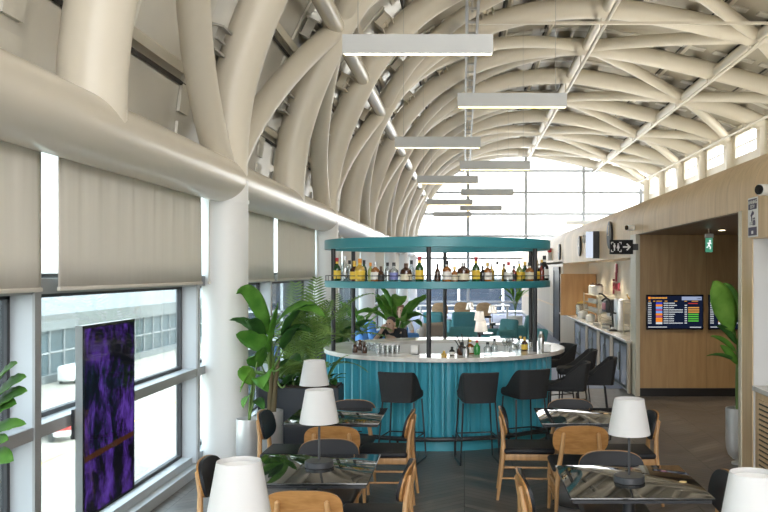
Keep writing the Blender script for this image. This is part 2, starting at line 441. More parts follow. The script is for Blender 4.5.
def text_mesh(txt, size, name, mat, parent, loc, rot, extrude=.002):
    cu = bpy.data.curves.new(name, 'FONT'); cu.body = txt; cu.size = size; cu.extrude = extrude
    cu.align_x = 'CENTER'; cu.align_y = 'CENTER'
    tmp = bpy.data.objects.new('tmp', cu); COL.objects.link(tmp)
    bpy.context.view_layer.update()
    dg = bpy.context.evaluated_depsgraph_get()
    me = bpy.data.meshes.new_from_object(tmp.evaluated_get(dg))
    bpy.data.objects.remove(tmp)
    me.materials.clear(); me.materials.append(mat)
    o = bpy.data.objects.new(name, me); COL.objects.link(o); o.parent = parent
    o.location = loc; o.rotation_euler = rot
    return o

ORD = ['first','second','third','fourth','fifth','sixth','seventh','eighth','ninth','tenth','eleventh','twelfth','thirteenth','fourteenth','fifteenth','sixteenth',
       'seventeenth','eighteenth','nineteenth','twentieth','twenty-first','twenty-second','twenty-third','twenty-fourth','twenty-fifth','twenty-sixth','twenty-seventh',
       'twenty-eighth','twenty-ninth','thirtieth','thirty-first','thirty-second','thirty-third','thirty-fourth','thirty-fifth']

# ------------------------------------------------------------------ camera
H = 2.0; F = 850.0
cam = bpy.data.cameras.new('camera'); co = bpy.data.objects.new('camera', cam); COL.objects.link(co)
co.location = (0, 0, H); co.rotation_euler = (PI/2, 0, 0)
cam.sensor_width = 36; cam.lens = F/768*36
cam.shift_x = -(464-384)/768; cam.shift_y = (272-256)/768
cam.clip_start = .05; cam.clip_end = 400
scene.camera = co
def X(px, Y): return (px-464)*Y/F
def Z(py, Y): return H-(py-272)*Y/F

YB, YE = -7.0, 40.9          # hall ends
RIBS = [-0.7+3.2*k for k in range(-1, 14)]       # 5.7 + 3.2k
RIBS = [y for y in RIBS if YB < y < YE+.1]
COLS = [2.5+6.4*k for k in range(-1, 7)]

# ------------------------------------------------------------------ vault profile
AX = [(-2.5,2.95),(-2.48,3.45),(-2.38,4.05),(-2.12,4.8),(-1.68,5.68),(-1.15,6.36),(-.45,6.92),(.55,7.4),(1.75,7.68),(3.1,7.74),(4.5,7.54),(5.95,7.22),(7.15,6.92),(8.0,6.66),(8.75,6.36)]
def catmull(P, n=8):
    out = []
    P = [(2*P[0][0]-P[1][0], 2*P[0][1]-P[1][1])] + P + [(2*P[-1][0]-P[-2][0], 2*P[-1][1]-P[-2][1])]
    for i in range(1, len(P)-2):
        for k in range(n):
            t = k/n; a, b, c, d = P[i-1], P[i], P[i+1], P[i+2]
            out.append(tuple(.5*(2*b[j]+(c[j]-a[j])*t+(2*a[j]-5*b[j]+4*c[j]-d[j])*t*t+(3*b[j]-a[j]-3*c[j]+d[j])*t**3) for j in range(2)))
    out.append(P[-2]); return out
AXS = catmull(AX, 6)
def normal_at(i):
    a = AXS[max(i-1, 0)]; b = AXS[min(i+1, len(AXS)-1)]
    dx, dz = b[0]-a[0], b[1]-a[1]; l = math.hypot(dx, dz); return (-dz/l, dx/l)      # outward
def offset_profile(d): return [(p[0]+normal_at(i)[0]*d, p[1]+normal_at(i)[1]*d) for i, p in enumerate(AXS)]
SHELL = offset_profile(.36)
CUM = [0]
for i in range(1, len(AXS)): CUM.append(CUM[-1]+math.hypot(AXS[i][0]-AXS[i-1][0], AXS[i][1]-AXS[i-1][1]))
def s_at_x(x):
    for i in range(1, len(AXS)):
        if AXS[i][0] >= x:
            t = (x-AXS[i-1][0])/max(1e-6, AXS[i][0]-AXS[i-1][0]); return CUM[i-1]+t*(CUM[i]-CUM[i-1])
    return CUM[-1]
def P_at(s, prof=AXS):
    for i in range(1, len(AXS)):
        if CUM[i] >= s-1e-9:
            t = (s-CUM[i-1])/(CUM[i]-CUM[i-1]); return (prof[i-1][0]+t*(prof[i][0]-prof[i-1][0]), prof[i-1][1]+t*(prof[i][1]-prof[i-1][1]))
    return prof[-1]
XL, XA, XR = -1.8, 3.1, 6.4
S_NODES = [0, s_at_x(XL), s_at_x(XA), s_at_x(XR), CUM[-1]]

# roof shell (thick), silver low on the window side, cream above
mb = MB(); T = .12
outer = offset_profile(.36+T)
i_split = next(i for i, p in enumerate(AXS) if p[0] > -.9)
for i in range(len(SHELL)-1):
    mb.cur = 0 if i < i_split else 1
    a, b, c, d = SHELL[i], SHELL[i+1], outer[i+1], outer[i]
    vs = [(a[0],YB,a[1]),(b[0],YB,b[1]),(c[0],YB,c[1]),(d[0],YB,d[1])]
    vs += [(x, YE+.3, z) for x, _, z in vs]
    mb.add(vs, [(0,1,5,4),(3,7,6,2),(0,3,2,1),(4,5,6,7)])
ceiling = struct('ceiling', mb, [M['silver'], M['roof']])

# panel seams: angle bars running the length of the hall and joints round the vault
mb = MB()
S_SEAMS = [.95, 2.05, 3.15, 4.2, 6.3, 7.4, 8.5, 10.8, 11.9, 13.0]
for s in S_SEAMS:
    if s > CUM[-1]: continue
    x, z = P_at(s, offset_profile(.27)); 
    mb.tube([(x, YB, z), (x, YE, z)], .055, n=4)
struct('trim_1', mb, M['rib'])
mb = MB()
pf = offset_profile(.345)
for s in S_SEAMS:
    x, z = P_at(s-.1, pf); x2, z2 = P_at(s-.05, pf)
    mb.tube([(x, YB, z), (x, YE, z)], .025, n=4)
struct('trim_2', mb, M['dark_gap'])
mb = MB(); pf = offset_profile(.35)
for y in [r+1.35 for r in RIBS]:
    mb.tube([(p[0], y, p[1]) for p in pf], .014, n=4)
struct('trim_3', mb, M['silverstrip'])

# ribs: one object each; with a bright strip and clamp brackets on the shell beside each
for y in RIBS:
    iscol = any(abs(y-c) < .1 for c in COLS)
    mb = MB().tube([(p[0], y, p[1]) for p in AXS], .225, n=24)
    struct('roof_beam', mb, M['rib'], smooth=60)
    mb = MB(); pf = offset_profile(.325); n = len(pf)
    for (ya, yb) in ((y-.56, y-.30), (y+.42, y+.80)):
        for i in range(3, n-1):
            if i % 6 == 0: continue
            a, b = pf[i], pf[i+1]; nx, nz = normal_at(i)
            vs = [(q[0], yy, q[1]) for (q, yy) in ((a, ya), (b, ya), (b, yb), (a, yb))]
            vs += [(v[0]+nx*.03, v[1], v[2]+nz*.03) for v in vs]
            mb.add(vs, [(0,3,2,1),(4,5,6,7),(0,1,5,4),(1,2,6,5),(2,3,7,6),(3,0,4,7)])
    struct('ceiling_panel', mb, M['silverstrip'])
    mb = MB()
    for s in [1.35+1.1*k for k in range(13)]:
        if s > CUM[-1]-.4: continue
        i = min(range(len(CUM)), key=lambda j: abs(CUM[j]-s)); nx, nz = normal_at(i); px_, pz_ = AXS[i]
        tx, tz = -nz, nx
        R = Matrix(((tx, 0, nx, px_), (0, 1, 0, y), (tz, 0, nz, pz_), (0, 0, 0, 1)))
        for sg in ((-1, 1) if s < 6 else (1,)):
            y0_, y1_ = (-.46, -.22) if sg < 0 else (.22, .62)
            mb.box(-.11, .11, y0_, y1_, .17, .30, R); mb.box(-.13, -.11, y0_-.03, y1_+.03, .10, .31, R); mb.box(.11, .13, y0_-.03, y1_+.03, .10, .31, R)
            mb.box(-.012, .012, y0_, y1_, .13, .17, R)
    struct('beam_bracket', mb, M['steelgrey' if y < 14 else 'rib'], smooth=0)

# diagonal braces: from every column node both ways across the vault
def brace_path(y0, sgn):
    pts = []
    for j in range(4):
        for k in range(10):
            t = k/10; s = S_NODES[j]+t*(S_NODES[j+1]-S_NODES[j]); y = y0+sgn*3.2*(j+t)
            p = P_at(s); pts.append((p[0], y, p[1]))
    p = AXS[-1]; pts.append((p[0], y0+sgn*12.8, p[1]))
    return [q for q in pts if YB+.2 < q[1] < YE-.1]
for c in [2.5+6.4*k for k in range(-4, 10)]:
    for sg in (1, -1):
        pts = brace_path(c, sg)
        if len(pts) < 3: continue
        struct('brace_beam', MB().tube(pts, .145, n=16), M['rib'], smooth=60)
# purlins
for (x, r, m) in ((XL, .125, 'edge'), (XA, .12, 'rib'), (XR, .12, 'rib')):
    p = P_at(s_at_x(x)); struct('purlin_beam', MB().tube([(p[0], YB, p[1]-.02), (p[0], YE, p[1]-.02)], r, n=16), M[m])
# lighting track and thin pipes under the vault
mb = MB()
for dx in (-.10, .10): mb.box(.15+dx-.025, .15+dx+.025, YB, YE, 6.62, 6.70)
for k in range(60):
    y = YB+.4+k*.8; mb.box(.05, .25, y, y+.06, 6.64, 6.68)
for y in RIBS:
    p = P_at(s_at_x(.15)); mb.box(.13, .17, y-.02, y+.02, 6.68, p[1]-.15)
struct('ceiling_rail_beam', mb, M['steelgrey'], smooth=0)
for (x, dz, r) in ((2.98, .52, .045), (6.2, .38, .04), (8.15, .42, .04)):
    p = P_at(s_at_x(x)); mb = MB().tube([(p[0], YB, p[1]-dz), (p[0], YE, p[1]-dz)], r, n=8)
    for y in RIBS: mb.tube([(p[0], y, p[1]-dz), (p[0], y, p[1]-.1)], .02, n=6)
    struct('ceiling_pipe_beam', mb, M['rib'])
# cross cable tray over the near hall
struct('ceiling_tray_beam', MB().box(.05, 6.25, 17.27, 17.33, 7.04, 7.09), M['rib'])

# ------------------------------------------------------------------ columns, edge tube
for c in COLS:
    o = struct('column', MB().lathe([(.235, 0), (.235, 2.95)], (-2.5, c, 0), n=40), M['column'], smooth=50)
mb = MB().tube([(-2.5, YB, 2.95), (-2.5, YE, 2.95)], .232, n=40)
struct('edge_beam', mb, M['edge'], smooth=60)
mb = MB()
for c in COLS: mb.lathe([(.236, -.235), (.245, -.235), (.245, -.2), (.236, -.2)], (-2.5, c, 2.95), n=40, caps=False)
struct('column_trim', mb, M['column'])

# ------------------------------------------------------------------ floor
struct('floor', MB().box(-2.9, 9.2, YB, 14.6, -.25, 0), M['floor'], smooth=0)
struct('floor_1', MB().box(-2.9, 9.2, 14.6, YE+.2, -.25, .004), M['carpet'], smooth=0)

# ------------------------------------------------------------------ window wall
MULL = [5.28+3.2*k for k in range(-4, 12)]
MULL = [y for y in MULL if YB < y < YE]
mb = MB()
for y in MULL:
    mb.box(-2.86, -2.66, y-.035, y+.035, .1, 2.95)
mb.box(-2.9, -2.62, YB, YE, 0, .09); mb.box(-2.9, -2.70, YB, YE, .09, .16)      # sill box
mb.box(-2.86, -2.67, YB, YE, .965, 1.035)                       # mid transom
struct('window_1', mb, M['alu'], smooth=0)
mb = MB()
for y in MULL: mb.box(-2.661, -2.645, y-.04, y+.04, .1, 2.95)
mb.box(-2.671, -2.655, YB, YE, .96, 1.04)
mb.box(-2.86, -2.66, YB, YE, 1.86, 1.96)
struct('window_trim', mb, M['alugrey'], smooth=0)
mb = MB()
ys = [YB]+MULL+[YE]
for a, b in zip(ys[:-1], ys[1:]):
    for z0, z1 in ((.16, .965), (1.035, 1.86), (1.96, 2.95)):
        for (y0, y1) in ((a+.04, a+.075), (b-.075, b-.04)): mb.box(-2.842, -2.80, y0, y1, z0, z1)
        mb.box(-2.842, -2.80, a+.04, b-.04, z0, z0+.03); mb.box(-2.842, -2.80, a+.04, b-.04, z1-.03, z1)
struct('window_frame', mb, M['gasket'], smooth=0)
mb = MB()
for a, b in zip(ys[:-1], ys[1:]):
    for z0, z1 in ((.16, .965), (1.035, 1.86), (1.96, 2.95)): mb.box(-2.824, -2.816, a+.05, b-.05, z0, z1)
struct('window_glass', mb, M['glass'], smooth=0)
# wall above the glass, hidden behind the tube
struct('wall_window', MB().box(-2.98, -2.84, YB, YE+.3, 2.9, 3.1), M['silver'], smooth=0)
struct('wall_slab', MB().box(-2.98, -2.86, YB, YE+.3, -12.0, .10), M['facade'], smooth=0)

# roller blinds
blind_names = {}
ks = [i for i in range(len(ys)-1)]
for n_, i in enumerate(ks):
    a, b = ys[i], ys[i+1]
    if b < 2.5: continue
    a2, b2 = a+.17, b-.05
    if b2-a2 < .5: continue
    if b < 5.5: lab = 'grey roller blind cut by the photo edge, above the glossy dark leaves'
    elif b < 9: lab = 'wide grey roller blind half lowered above the purple display screen'
    elif b < 12: lab = 'grey roller blind just behind the big white column, above the banana plant'
    elif b < 15: lab = 'grey roller blind between two columns, above the feathery palms'
    else: lab = 'grey roller blind on the far window wall, %s bay past the second column' % ORD[int((b-15)/3.2)]
    t = thing('roller_blind', lab, 'window blind', (-2.60, a2, 0), 0, 'roller blinds along the window wall')
    f = MB(); n = 60; Wd = b2-a2
    rng = random.Random(i); ph = rng.random()*6
    rows = [2.86, 2.66, 2.4, 2.1, 1.90]
    vs = []
    for r_, z in enumerate(rows):
        amp = (.012, .006, .003, .002, .0015)[r_]
        for k in range(n+1):
            y = Wd*k/n; vs.append((amp*(math.sin(y*23+ph+2*math.sin(y*3.1+ph))+.7*math.sin(y*41+ph*2)), y, z))
    fs = [(r_*(n+1)+k, r_*(n+1)+k+1, (r_+1)*(n+1)+k+1, (r_+1)*(n+1)+k) for r_ in range(len(rows)-1) for k in range(n)]
    f.add(vs, fs); fo = f.build('blind_fabric', M['blind'], t, smooth=80)
    sm = fo.modifiers.new('thickness', 'SOLIDIFY'); sm.thickness = .002
    MB().rbox(-.012, .012, 0, Wd, 1.877, 1.905, .008).build('bottom_bar', M['blind'], t)
    MB().tube([(-.0, -.02, 2.88), (-.0, Wd+.02, 2.88)], .03).build('roller_tube', M['alugrey'], t)

# ------------------------------------------------------------------ end wall (glazed, arched)
mb = MB(); mg = MB()
verts_arch = [p for p in offset_profile(.1) if p[1] > 2.9]
for x in (-2.6, .2, 2.98, 5.75, 8.5):
    zt = P_at(s_at_x(x))[1] if x < 8.5 else 6.0
    mb.box(x-.075, x+.075, YE-.08, YE+.08, 0, zt)
for z in (.03, .55, 1.6, 2.66, 3.73, 4.79, 5.82, 6.86):
    xs = [p[0] for p in AXS if p[1] >= z] or [0]
    x0 = -2.6 if z < 3 else min(xs); x1 = 8.8 if z < 6 else max(xs)
    mb.box(x0, x1, YE-.05, YE+.05, z-.055, z+.055)
struct('window_2', mb, M['alu'], smooth=0)
poly = [(-2.6, .05)]+[(p[0], p[1]) for p in AXS]+[(8.8, .05)]
mg.extrude_y(poly, YE-.006, YE+.006)
struct('window_pane', mg, M['glass_end'], smooth=0)

# ------------------------------------------------------------------ service block on the side opposite the windows
XW = 2.78
def header(y0, y1, zb, name, mat):
    prof = [(XW, zb), (XW, 2.82)]
    for k in range(1, 9):
        a = PI/2*k/8; prof.append((XW+.42*(1-math.cos(a)), 2.82+.40*math.sin(a)))
    prof += [(XW+.6, 3.22), (XW+.6, zb)]
    return struct(name, MB().extrude_y(prof, y0, y1), mat, smooth=40)
header(YB, 8.2, 2.32, 'wall_header', M['oak_panel'])
header(8.2, 13.98, 2.61, 'wall_header.001', M['oak_panel'])
header(13.98, YE, 2.24, 'wall_header.002', M['oak_panel'])
struct('roof_slab', MB().box(XW+.5, 9.2, YB, YE, 3.0, 3.2), M['white_wall'], smooth=0)
# corridor
struct('wall_pier', MB().box(XW, XW+.45, 8.2, 8.52, 0, 2.61), M['oak_panel'], smooth=0)
struct('trim_4', MB().box(XW-.012, XW+.06, 8.50, 8.58, 0, 2.61), M['frame_light'], smooth=0)
struct('wall_corridor_near', MB().box(XW+.45, 9.2, 8.36, 8.52, 0, 2.7), M['oak_dark'], smooth=0)
struct('wall_corridor', MB().box(XW+.02, 9.2, 13.7, 13.9, 0, 2.7), M['oak_dark'], smooth=0)
struct('wall_corridor_end', MB().box(9.0, 9.2, 8.5, 13.8, 0, 2.7), M['oak_dark'], smooth=0)
struct('ceiling_corridor', MB().box(XW+.02, 9.2, 8.36, 13.9, 2.60, 2.72), M['oak_ceiling'], smooth=0)
struct('baseboard_corridor', MB().box(XW+.0, 9.0, 13.67, 13.70, 0, .13), M['blackmetal'], smooth=0)
struct('trim_5', MB().box(XW-.02, XW+.05, 13.66, 14.12, 0, 2.61), M['frame_light'], smooth=0, bevel=.008)
# counter recess walls
struct('wall_recess', MB().box(3.5, 3.62, 13.9, 24.0, 0, 2.5), M['cream_wall'], smooth=0)
struct('ceiling_recess', MB().box(XW+.02, 3.6, 13.98, 24.0, 2.26, 2.36), M['cream_wall'], smooth=0)
struct('wall_recess_end', MB().box(XW, 3.62, 23.85, 24.05, 0, 2.5), M['cream_wall'], smooth=0)
struct('wall_partition', MB().box(2.55, 3.48, 22.35, 22.55, .86, 1.95), M['oak_orange'], smooth=0)
struct('wall_far', MB().box(XW, XW+.2, 24.0, YE, 0, 2.3), M['oak_floor'], smooth=0)
struct('baseboard_far', MB().box(XW-.015, XW, 26.4, YE, 0, .1), M['alugrey'], smooth=0)
struct('trim_6', MB().box(XW-.02, XW, 26.4, YE, .95, 1.0), M['oak_panel'], smooth=0)
dk = MB().box(XW-.03, XW+.02, 24.55, 25.95, 0, 2.05)
struct('door_1', dk, M['darkglass'], smooth=0)
mb = MB(); mb.box(XW-.05, XW+.02, 24.45, 24.55, 0, 2.15); mb.box(XW-.05, XW+.02, 25.95, 26.05, 0, 2.15); mb.box(XW-.05, XW+.02, 24.45, 26.05, 2.05, 2.15)
struct('door_frame', mb, M['blackmetal'], smooth=0)
# near counter recess
struct('wall_recess_near', MB().box(3.5, 3.6, YB, 8.2, 0, 2.6), M['white_wall'], smooth=0)
struct('wall_recess_side', MB().box(XW+.01, 3.6, 8.18, 8.205, 0, 2.6), M['white_wall'], smooth=0)
struct('ceiling_recess_near', MB().box(XW+.02, 3.6, YB, 8.2, 2.33, 2.40), M['white_wall'], smooth=0)
# clerestory
mb = MB(); mg = MB()
mb.box(8.86, 8.98, YB, YE, 3.1, 5.72); mb.box(8.86, 8.98, YB, YE, 6.42, 6.9)
for y in RIBS:
    mb.box(8.62, 8.98, y-.17, y+.17, 5.2, 6.42)
    mb.box(8.84, 8.98, y-.42, y+.42, 5.7, 6.44)
    mb.box(8.90, 8.94, y+1.58, y+1.63, 5.7, 6.44)
mb.box(8.90, 8.94, YB, YE, 6.05, 6.09)
struct('wall_clerestory', mb, M['rib'], smooth=0)
mg.box(8.915, 8.925, YB, YE, 5.7, 6.44)
struct('window_3', mg, M['glass_end'], smooth=0)

# near side cabinet with a slatted front
t = thing('slatted_cabinet', 'pale oak counter cabinet with louvred front under the white niche', 'cabinet', (0, 0, 0))
MB().box(2.80, 3.48, 3.0, 8.17, .08, .86).build('body', M['oak_panel'], t, smooth=0)
MB().box(2.84, 3.45, 3.05, 8.15, 0, .08).build('plinth', M['blackmetal'], t, smooth=0)
mb = MB()
for k in range(14): mb.box(2.785, 2.802, 3.1, 8.06, .14+.048*k, .168+.048*k)
mb.build('louvre_front', M['oak_panel'], t, smooth=0)
mb = MB()
for k in range(13): mb.box(2.796, 2.801, 3.1, 8.06, .168+.048*k, .188+.048*k)
mb.build('louvre_gaps', M['dark_gap'], t, smooth=0)
tag(MB().box(2.77, 3.49, 3.0, 8.175, .86, .91).build('counter_top', M['stone'], None, bevel=.006), 'grey white stone worktop on the louvred oak cabinet', 'worktop')
tag(MB().rbox(2.83, 2.95, 7.72, 7.92, .91, .95, .01).build('card_reader', M['blackmetal']), 'small black device lying on the pale worktop by the white niche', 'device')

# ------------------------------------------------------------------ pendants
pend = [(-.46,8.5),(.66,11.7),(-.46,14.9),(.66,18.1),(-.40,20.9),(.66,24.2),(-.46,27.6),(.60,30.2),(-.46,33.4)]
proto = None
for i, (x, y) in enumerate(pend):
    lab = 'grey linear pendant light, %s of the hanging row counting from the largest' % ORD[i]
    if proto is None:
        t = thing('pendant_light', lab, 'pendant light', (x, y, 4.27), 0, 'linear pendant lights under the vault'); proto = t
        mb = MB()
        mb.box(-.75, .75, -.05, .05, .01, .095); mb.box(-.75, .75, -.05, -.040, -.095, .01); mb.box(-.75, .75, .040, .05, -.095, .01)
        mb.box(-.75, -.738, -.040, .040, -.095, .01); mb.box(.738, .75, -.040, .040, -.095, .01)
        mb.build('housing', M['pendant'], t, smooth=0)
        MB().box(-.735, .735, -.038, .038, -.078, -.07).build('diffuser', M['led'], t, smooth=0)
        MB().box(-.735, .735, .032, .041, -.098, -.08).build('warm_lit_lip', M['brass'], t, smooth=0)  # gold colour paints the warm LED light on the inner lip
        for sx in (-.6, .6): MB().tube([(sx, 0, .11), (sx, 0, 2.6)], .004, n=6).build('suspension_cable', M['steelgrey'], t)
    else:
        zp = 4.36 if i == 1 else 4.27; t = copy_tree(proto); t.location = (x, y, zp); t['label'] = lab
    zt = P_at(s_at_x(x))[1]-4.27-.12
    for ch in t.children:
        if ch.name.startswith('suspension'): ch.scale = (1, 1, zt/2.6)
t = copy_tree(proto); t.location = (5.3, 38.0, 4.2); t['label'] = 'pale linear pendant light low over the oak header, away from the row'
for ch in t.children:
    if ch.name.startswith('suspension'): ch.scale = (1, 1, 1.2)

# ------------------------------------------------------------------ dining chairs
def superell(a, n=2.8):
    c, s = math.cos(a), math.sin(a)
    return (math.copysign(abs(c)**(2/n), c), math.copysign(abs(s)**(2/n), s))
def curved_panel(a, b, zc, y0, th, curv, tilt, nr=5, n=40, bulge=0, pw=2.8):
    # rounded plate standing up, bent round a vertical axis; y grows toward the sitter
    vs = []; fs = []
    def P(u, v, side):
        x, z = u*a, v*b
        y = y0 + curv*x*x - tilt*z + (th if side else 0) + (bulge*(1-(u*u+v*v)*.5) if side else 0)
        return (x, y, zc+z)
    for side in (0, 1):
        base = len(vs); vs.append(P(0, 0, side))
        for r in range(1, nr+1):
            for k in range(n):
                u, v = superell(2*PI*k/n, pw); vs.append(P(u*r/nr, v*r/nr, side))
        for k in range(n): fs.append((base, base+1+k, base+1+(k+1) % n))
        for r in range(1, nr):
            o0 = base+1+(r-1)*n; o1 = base+1+r*n
            for k in range(n): fs.append((o0+k, o1+k, o1+(k+1) % n, o0+(k+1) % n))
    m = 1+nr*n; o0 = 1+(nr-1)*n
    for k in range(n): fs.append((o0+k, o0+(k+1) % n, m+o0+(k+1) % n, m+o0+k))
    mb = MB(); mb.add(vs, fs); return mb

def make_chair():
    t = thing('dining_chair', '', 'chair', (0, 0, 0), 0, 'beech dining chairs around the square tables')
    # sitter looks along +y; back at y = -.23
    MB().rbox(-.225, .225, -.21, .235, .425, .478, .024).build('seat', M['pad'], t, smooth=60)
    curved_panel(.222, .125, .70, -.235, .012, .55, .22, pw=3.0).build('backrest', M['chairwood'], t, smooth=50)
    curved_panel(.219, .122, .70, -.221, .012, .55, .22, bulge=.014, pw=3.0).build('back_pad', M['pad'], t, smooth=50)
    for sx in (-1, 1):
        MB().tube([(sx*.20, .205, .42), (sx*.213, .222, 0)], [.020, .013], n=12).build('leg', M['chairleg'], t)
        o = MB(); o.tube([(sx*.205, -.268, 0), (sx*.190, -.230, .30), (sx*.174, -.216, .46), (sx*.150, -.222, .62), (sx*.138, -.246, .755), (sx*.137, -.248, .765)], [.013, .019, .021, .018, .015, .007], n=12)
        o.build('leg', M['chairleg'], t)
        MB().tube([(sx*.205, .21, .30), (sx*.19, -.215, .30)], .010, n=8).build('stretcher', M['chairleg'], t)
        MB().tube([(sx*.209, .215, .20), (sx*.197, -.235, .20)], .010, n=8).build('stretcher', M['chairleg'], t)
        MB().rbox(sx*.195-.010, sx*.195+.010, -.20, .20, .365, .425, .006).build('seat_rail', M['chairleg'], t)
    for y in (-.195, .20): MB().rbox(-.19, .19, y-.010, y+.010, .365, .425, .006).build('seat_rail', M['chairleg'], t)
    return t
chair0 = make_chair(); used = False
def place_chair(x, y, face, label):
    global used
    t = chair0 if not used else copy_tree(chair0); used = True
    rz = {'N': 0, 'E': -PI/2, 'W': PI/2, 'S': PI}[face]
    t.location = (x, y, 0); t.rotation_euler = (0, 0, rz + random.uniform(-.04, .04)); t.scale = (1, 1, .95); t['label'] = label

place_chair(-1.53, 7.45, 'E', 'dining chair in profile before the silver plant pots, facing the planter-side table')
place_chair(-.69, 7.50, 'W', 'dining chair in profile below the first bar stool, facing the planter-side table')
place_chair(-1.05, 6.96, 'N', 'dining chair showing its oak back behind a table lamp, tucked under the planter-side table')
place_chair(-1.065, 7.86, 'S', 'dining chair showing only a dark rounded back top between planter-side table and teal bar')
place_chair(-.98, 5.96, 'S', 'dining chair with charcoal padded back behind the lamp on the leaf-reflecting table')
place_chair(-.90, 4.98, 'N', 'dining chair at the bottom photo edge, oak back toward us, beside a big lampshade')
place_chair(-.58, 5.48, 'W', 'dining chair with curved oak back at the aisle end of the leaf-reflecting table')
place_chair(-1.46, 5.57, 'E', 'dining chair with dark pad partly hidden by the big lampshade near the window')
place_chair(.57, 7.65, 'E', 'dining chair in full profile, oak legs all showing, in the aisle before the bar stools')
place_chair(.93, 6.98, 'N', 'dining chair showing its broad oak back and two uprights, at the table with no lamp')
place_chair(.99, 5.55, 'S', 'dining chair with dark rounded back just behind the lamp on the corridor-side table')
place_chair(1.01, 7.92, 'S', 'dining chair with dark back top beyond the lampless table, below the black stools')
place_chair(1.43, 7.45, 'W', 'dining chair behind the white lampshade, in profile at the corridor side of the lampless table')
place_chair(.58, 5.21, 'E', 'dining chair at the aisle end of the corridor-side lamp table, cut by the photo edge')
place_chair(1.37, 5.17, 'W', 'dining chair dark and mostly cropped, between the corridor-side table and the silver bullet pot')

# ------------------------------------------------------------------ tables + lamps
def make_table():
    t = thing('dining_table', '', 'table', (0,0,0), 0, 'square black glass tables')
    MB().rbox(-.40, .40, -.40, .40, .735, .75, .004).build('tabletop', M['tabletop'], t)
    MB().box(-.385, .385, -.385, .385, .715, .735).build('top_frame', M['blackmetal'], t, smooth=0)
    MB().lathe([(.038, .02), (.038, .715)], n=20).build('pedestal', M['blackmetal'], t)
    MB().lathe([(.27, 0), (.27, .012), (.25, .018), (.05, .026)], n=48).build('base', M['blackmetal'], t)
    return t
tables = [(-1.10, 7.42, 'black glass table beside the dark planter box, with a lamp toward the big plant'),
          (-.97, 5.43, 'black glass table with a lamp, reflecting green leaves, between two profile chairs'),
          (1.04, 7.42, 'black glass table with no lamp on it, beneath the stools at the bar end'),
          (.99, 5.10, 'black glass table with a lamp and a gold dot, by the open corridor'),
          (-.95, 3.42, 'black glass table under the large lampshade near the window, cut by the bottom photo edge'),
          (1.07, 3.22, 'black glass table under the cropped lampshade in the bottom corner by the oak cabinet')]
t0 = make_table()
for i, (x, y, lab) in enumerate(tables):
    t = t0 if i == 0 else copy_tree(t0)
    t.location = (x, y, 0); t['label'] = lab
def make_lamp():
    t = thing('table_lamp', '', 'table lamp', (0,0,0), 0, 'cordless table lamps with white shades')
    MB().lathe([(.088, 0), (.092, .004), (.092, .036), (.088, .040), (.012, .041)], n=36).build('base', M['lampmetal'], t)
    MB().tube([(0,0,.04), (0,0,.44)], .0075, n=10).build('stem', M['lampmetal'], t)
    s = MB().lathe([(.126, .285), (.088, .495), (.086, .495), (.124, .285), (.126, .285)], n=40, caps=False).build('lamp_shade', M['shade'], t)
    MB().lathe([(.0, .44), (.086, .475)], n=24, caps=False).build('shade_carrier', M['white'], t)
    return t
lamps = [(-.93, 5.46, .75, 'table lamp with white shade standing in the middle of the leaf-reflecting table'),
         (-1.28, 7.27, .75, 'table lamp with white shade in front of the dark planter, beside the bar curve'),
         (.985, 5.07, .75, 'table lamp with white shade and round dark base on the corridor-side table'),
         (-.90, 3.40, .75, 'large white table lamp near the window, its shade cut by the bottom photo edge'),
         (1.09, 3.20, .75, 'white table lamp below the louvred cabinet, its shade cut by the photo corner')]
l0 = make_lamp()
for i, (x, y, z, lab) in enumerate(lamps):
    t = l0 if i == 0 else copy_tree(l0)
    t.location = (x, y, z); t['label'] = lab
for (px, py, lab) in ((683, 482, 'small gold dot stuck on the corridor-side table by the lamp'), (606, 413.5, 'small gold dot stuck on the lampless table')):
    Y = 1.25*F/(py-272); tag(MB().lathe([(.022, 0), (.022, .003)], (X(px, Y), Y, .75), n=24).build('table_marker', M['brass']), lab, 'marker', 'gold dots on the tables')

# ------------------------------------------------------------------ the round bar
BX, BY, BZ = -.32, 10.9, 1.05
t = thing('bar_counter', 'large round teal bar with fluted front and white stone counter', 'bar counter', (BX, BY, 0))
mb = MB(); NP = 62; prof = []
for k in range(NP):
    for u, d in ((0, 0), (.15, 0), (.20, .035), (.30, .064), (.45, .078), (.60, .078), (.75, .072), (.88, .055), (.96, .028)):
        prof.append((2*PI*(k+u)/NP, 1.432-d))
n = len(prof); vs = []
for z in (.14, 1.0): vs += [(r*math.cos(a), r*math.sin(a), z) for a, r in prof]
mb.add(vs, [(i, (i+1) % n, (i+1) % n+n, i+n) for i in range(n)])
mb.build('fluted_front', M['teal'], t, smooth=25)
MB().ring((0,0,0), 1.0, 1.425, 0, .14).build('plinth', M['teal'], t)
MB().ring((0,0,0), 1.0, 1.325, .14, 1.0).build('carcass', M['white'], t)
MB().ring((.07,0,0), 1.03, 1.53, 1.0, 1.05, n=128).build('counter_top', M['stone'], t, bevel=.008)
r = MB().tube([(1.62*math.cos(2*PI*k/96), 1.62*math.sin(2*PI*k/96), .17) for k in range(96)], .025, n=10, closed=True).build('foot_rail', M['blackmetal'], t)
mb = MB()
for k in range(16):
    a = 2*PI*(k+.35)/16; c, s = math.cos(a), math.sin(a)
    mb.tube([(1.62*c, 1.62*s, 0), (1.62*c, 1.62*s, .17)], .014, n=8); mb.tube([(1.62*c, 1.62*s, .17), (1.42*c, 1.42*s, .17)], .010, n=8)
mb.build('rail_brackets', M['blackmetal'], r)

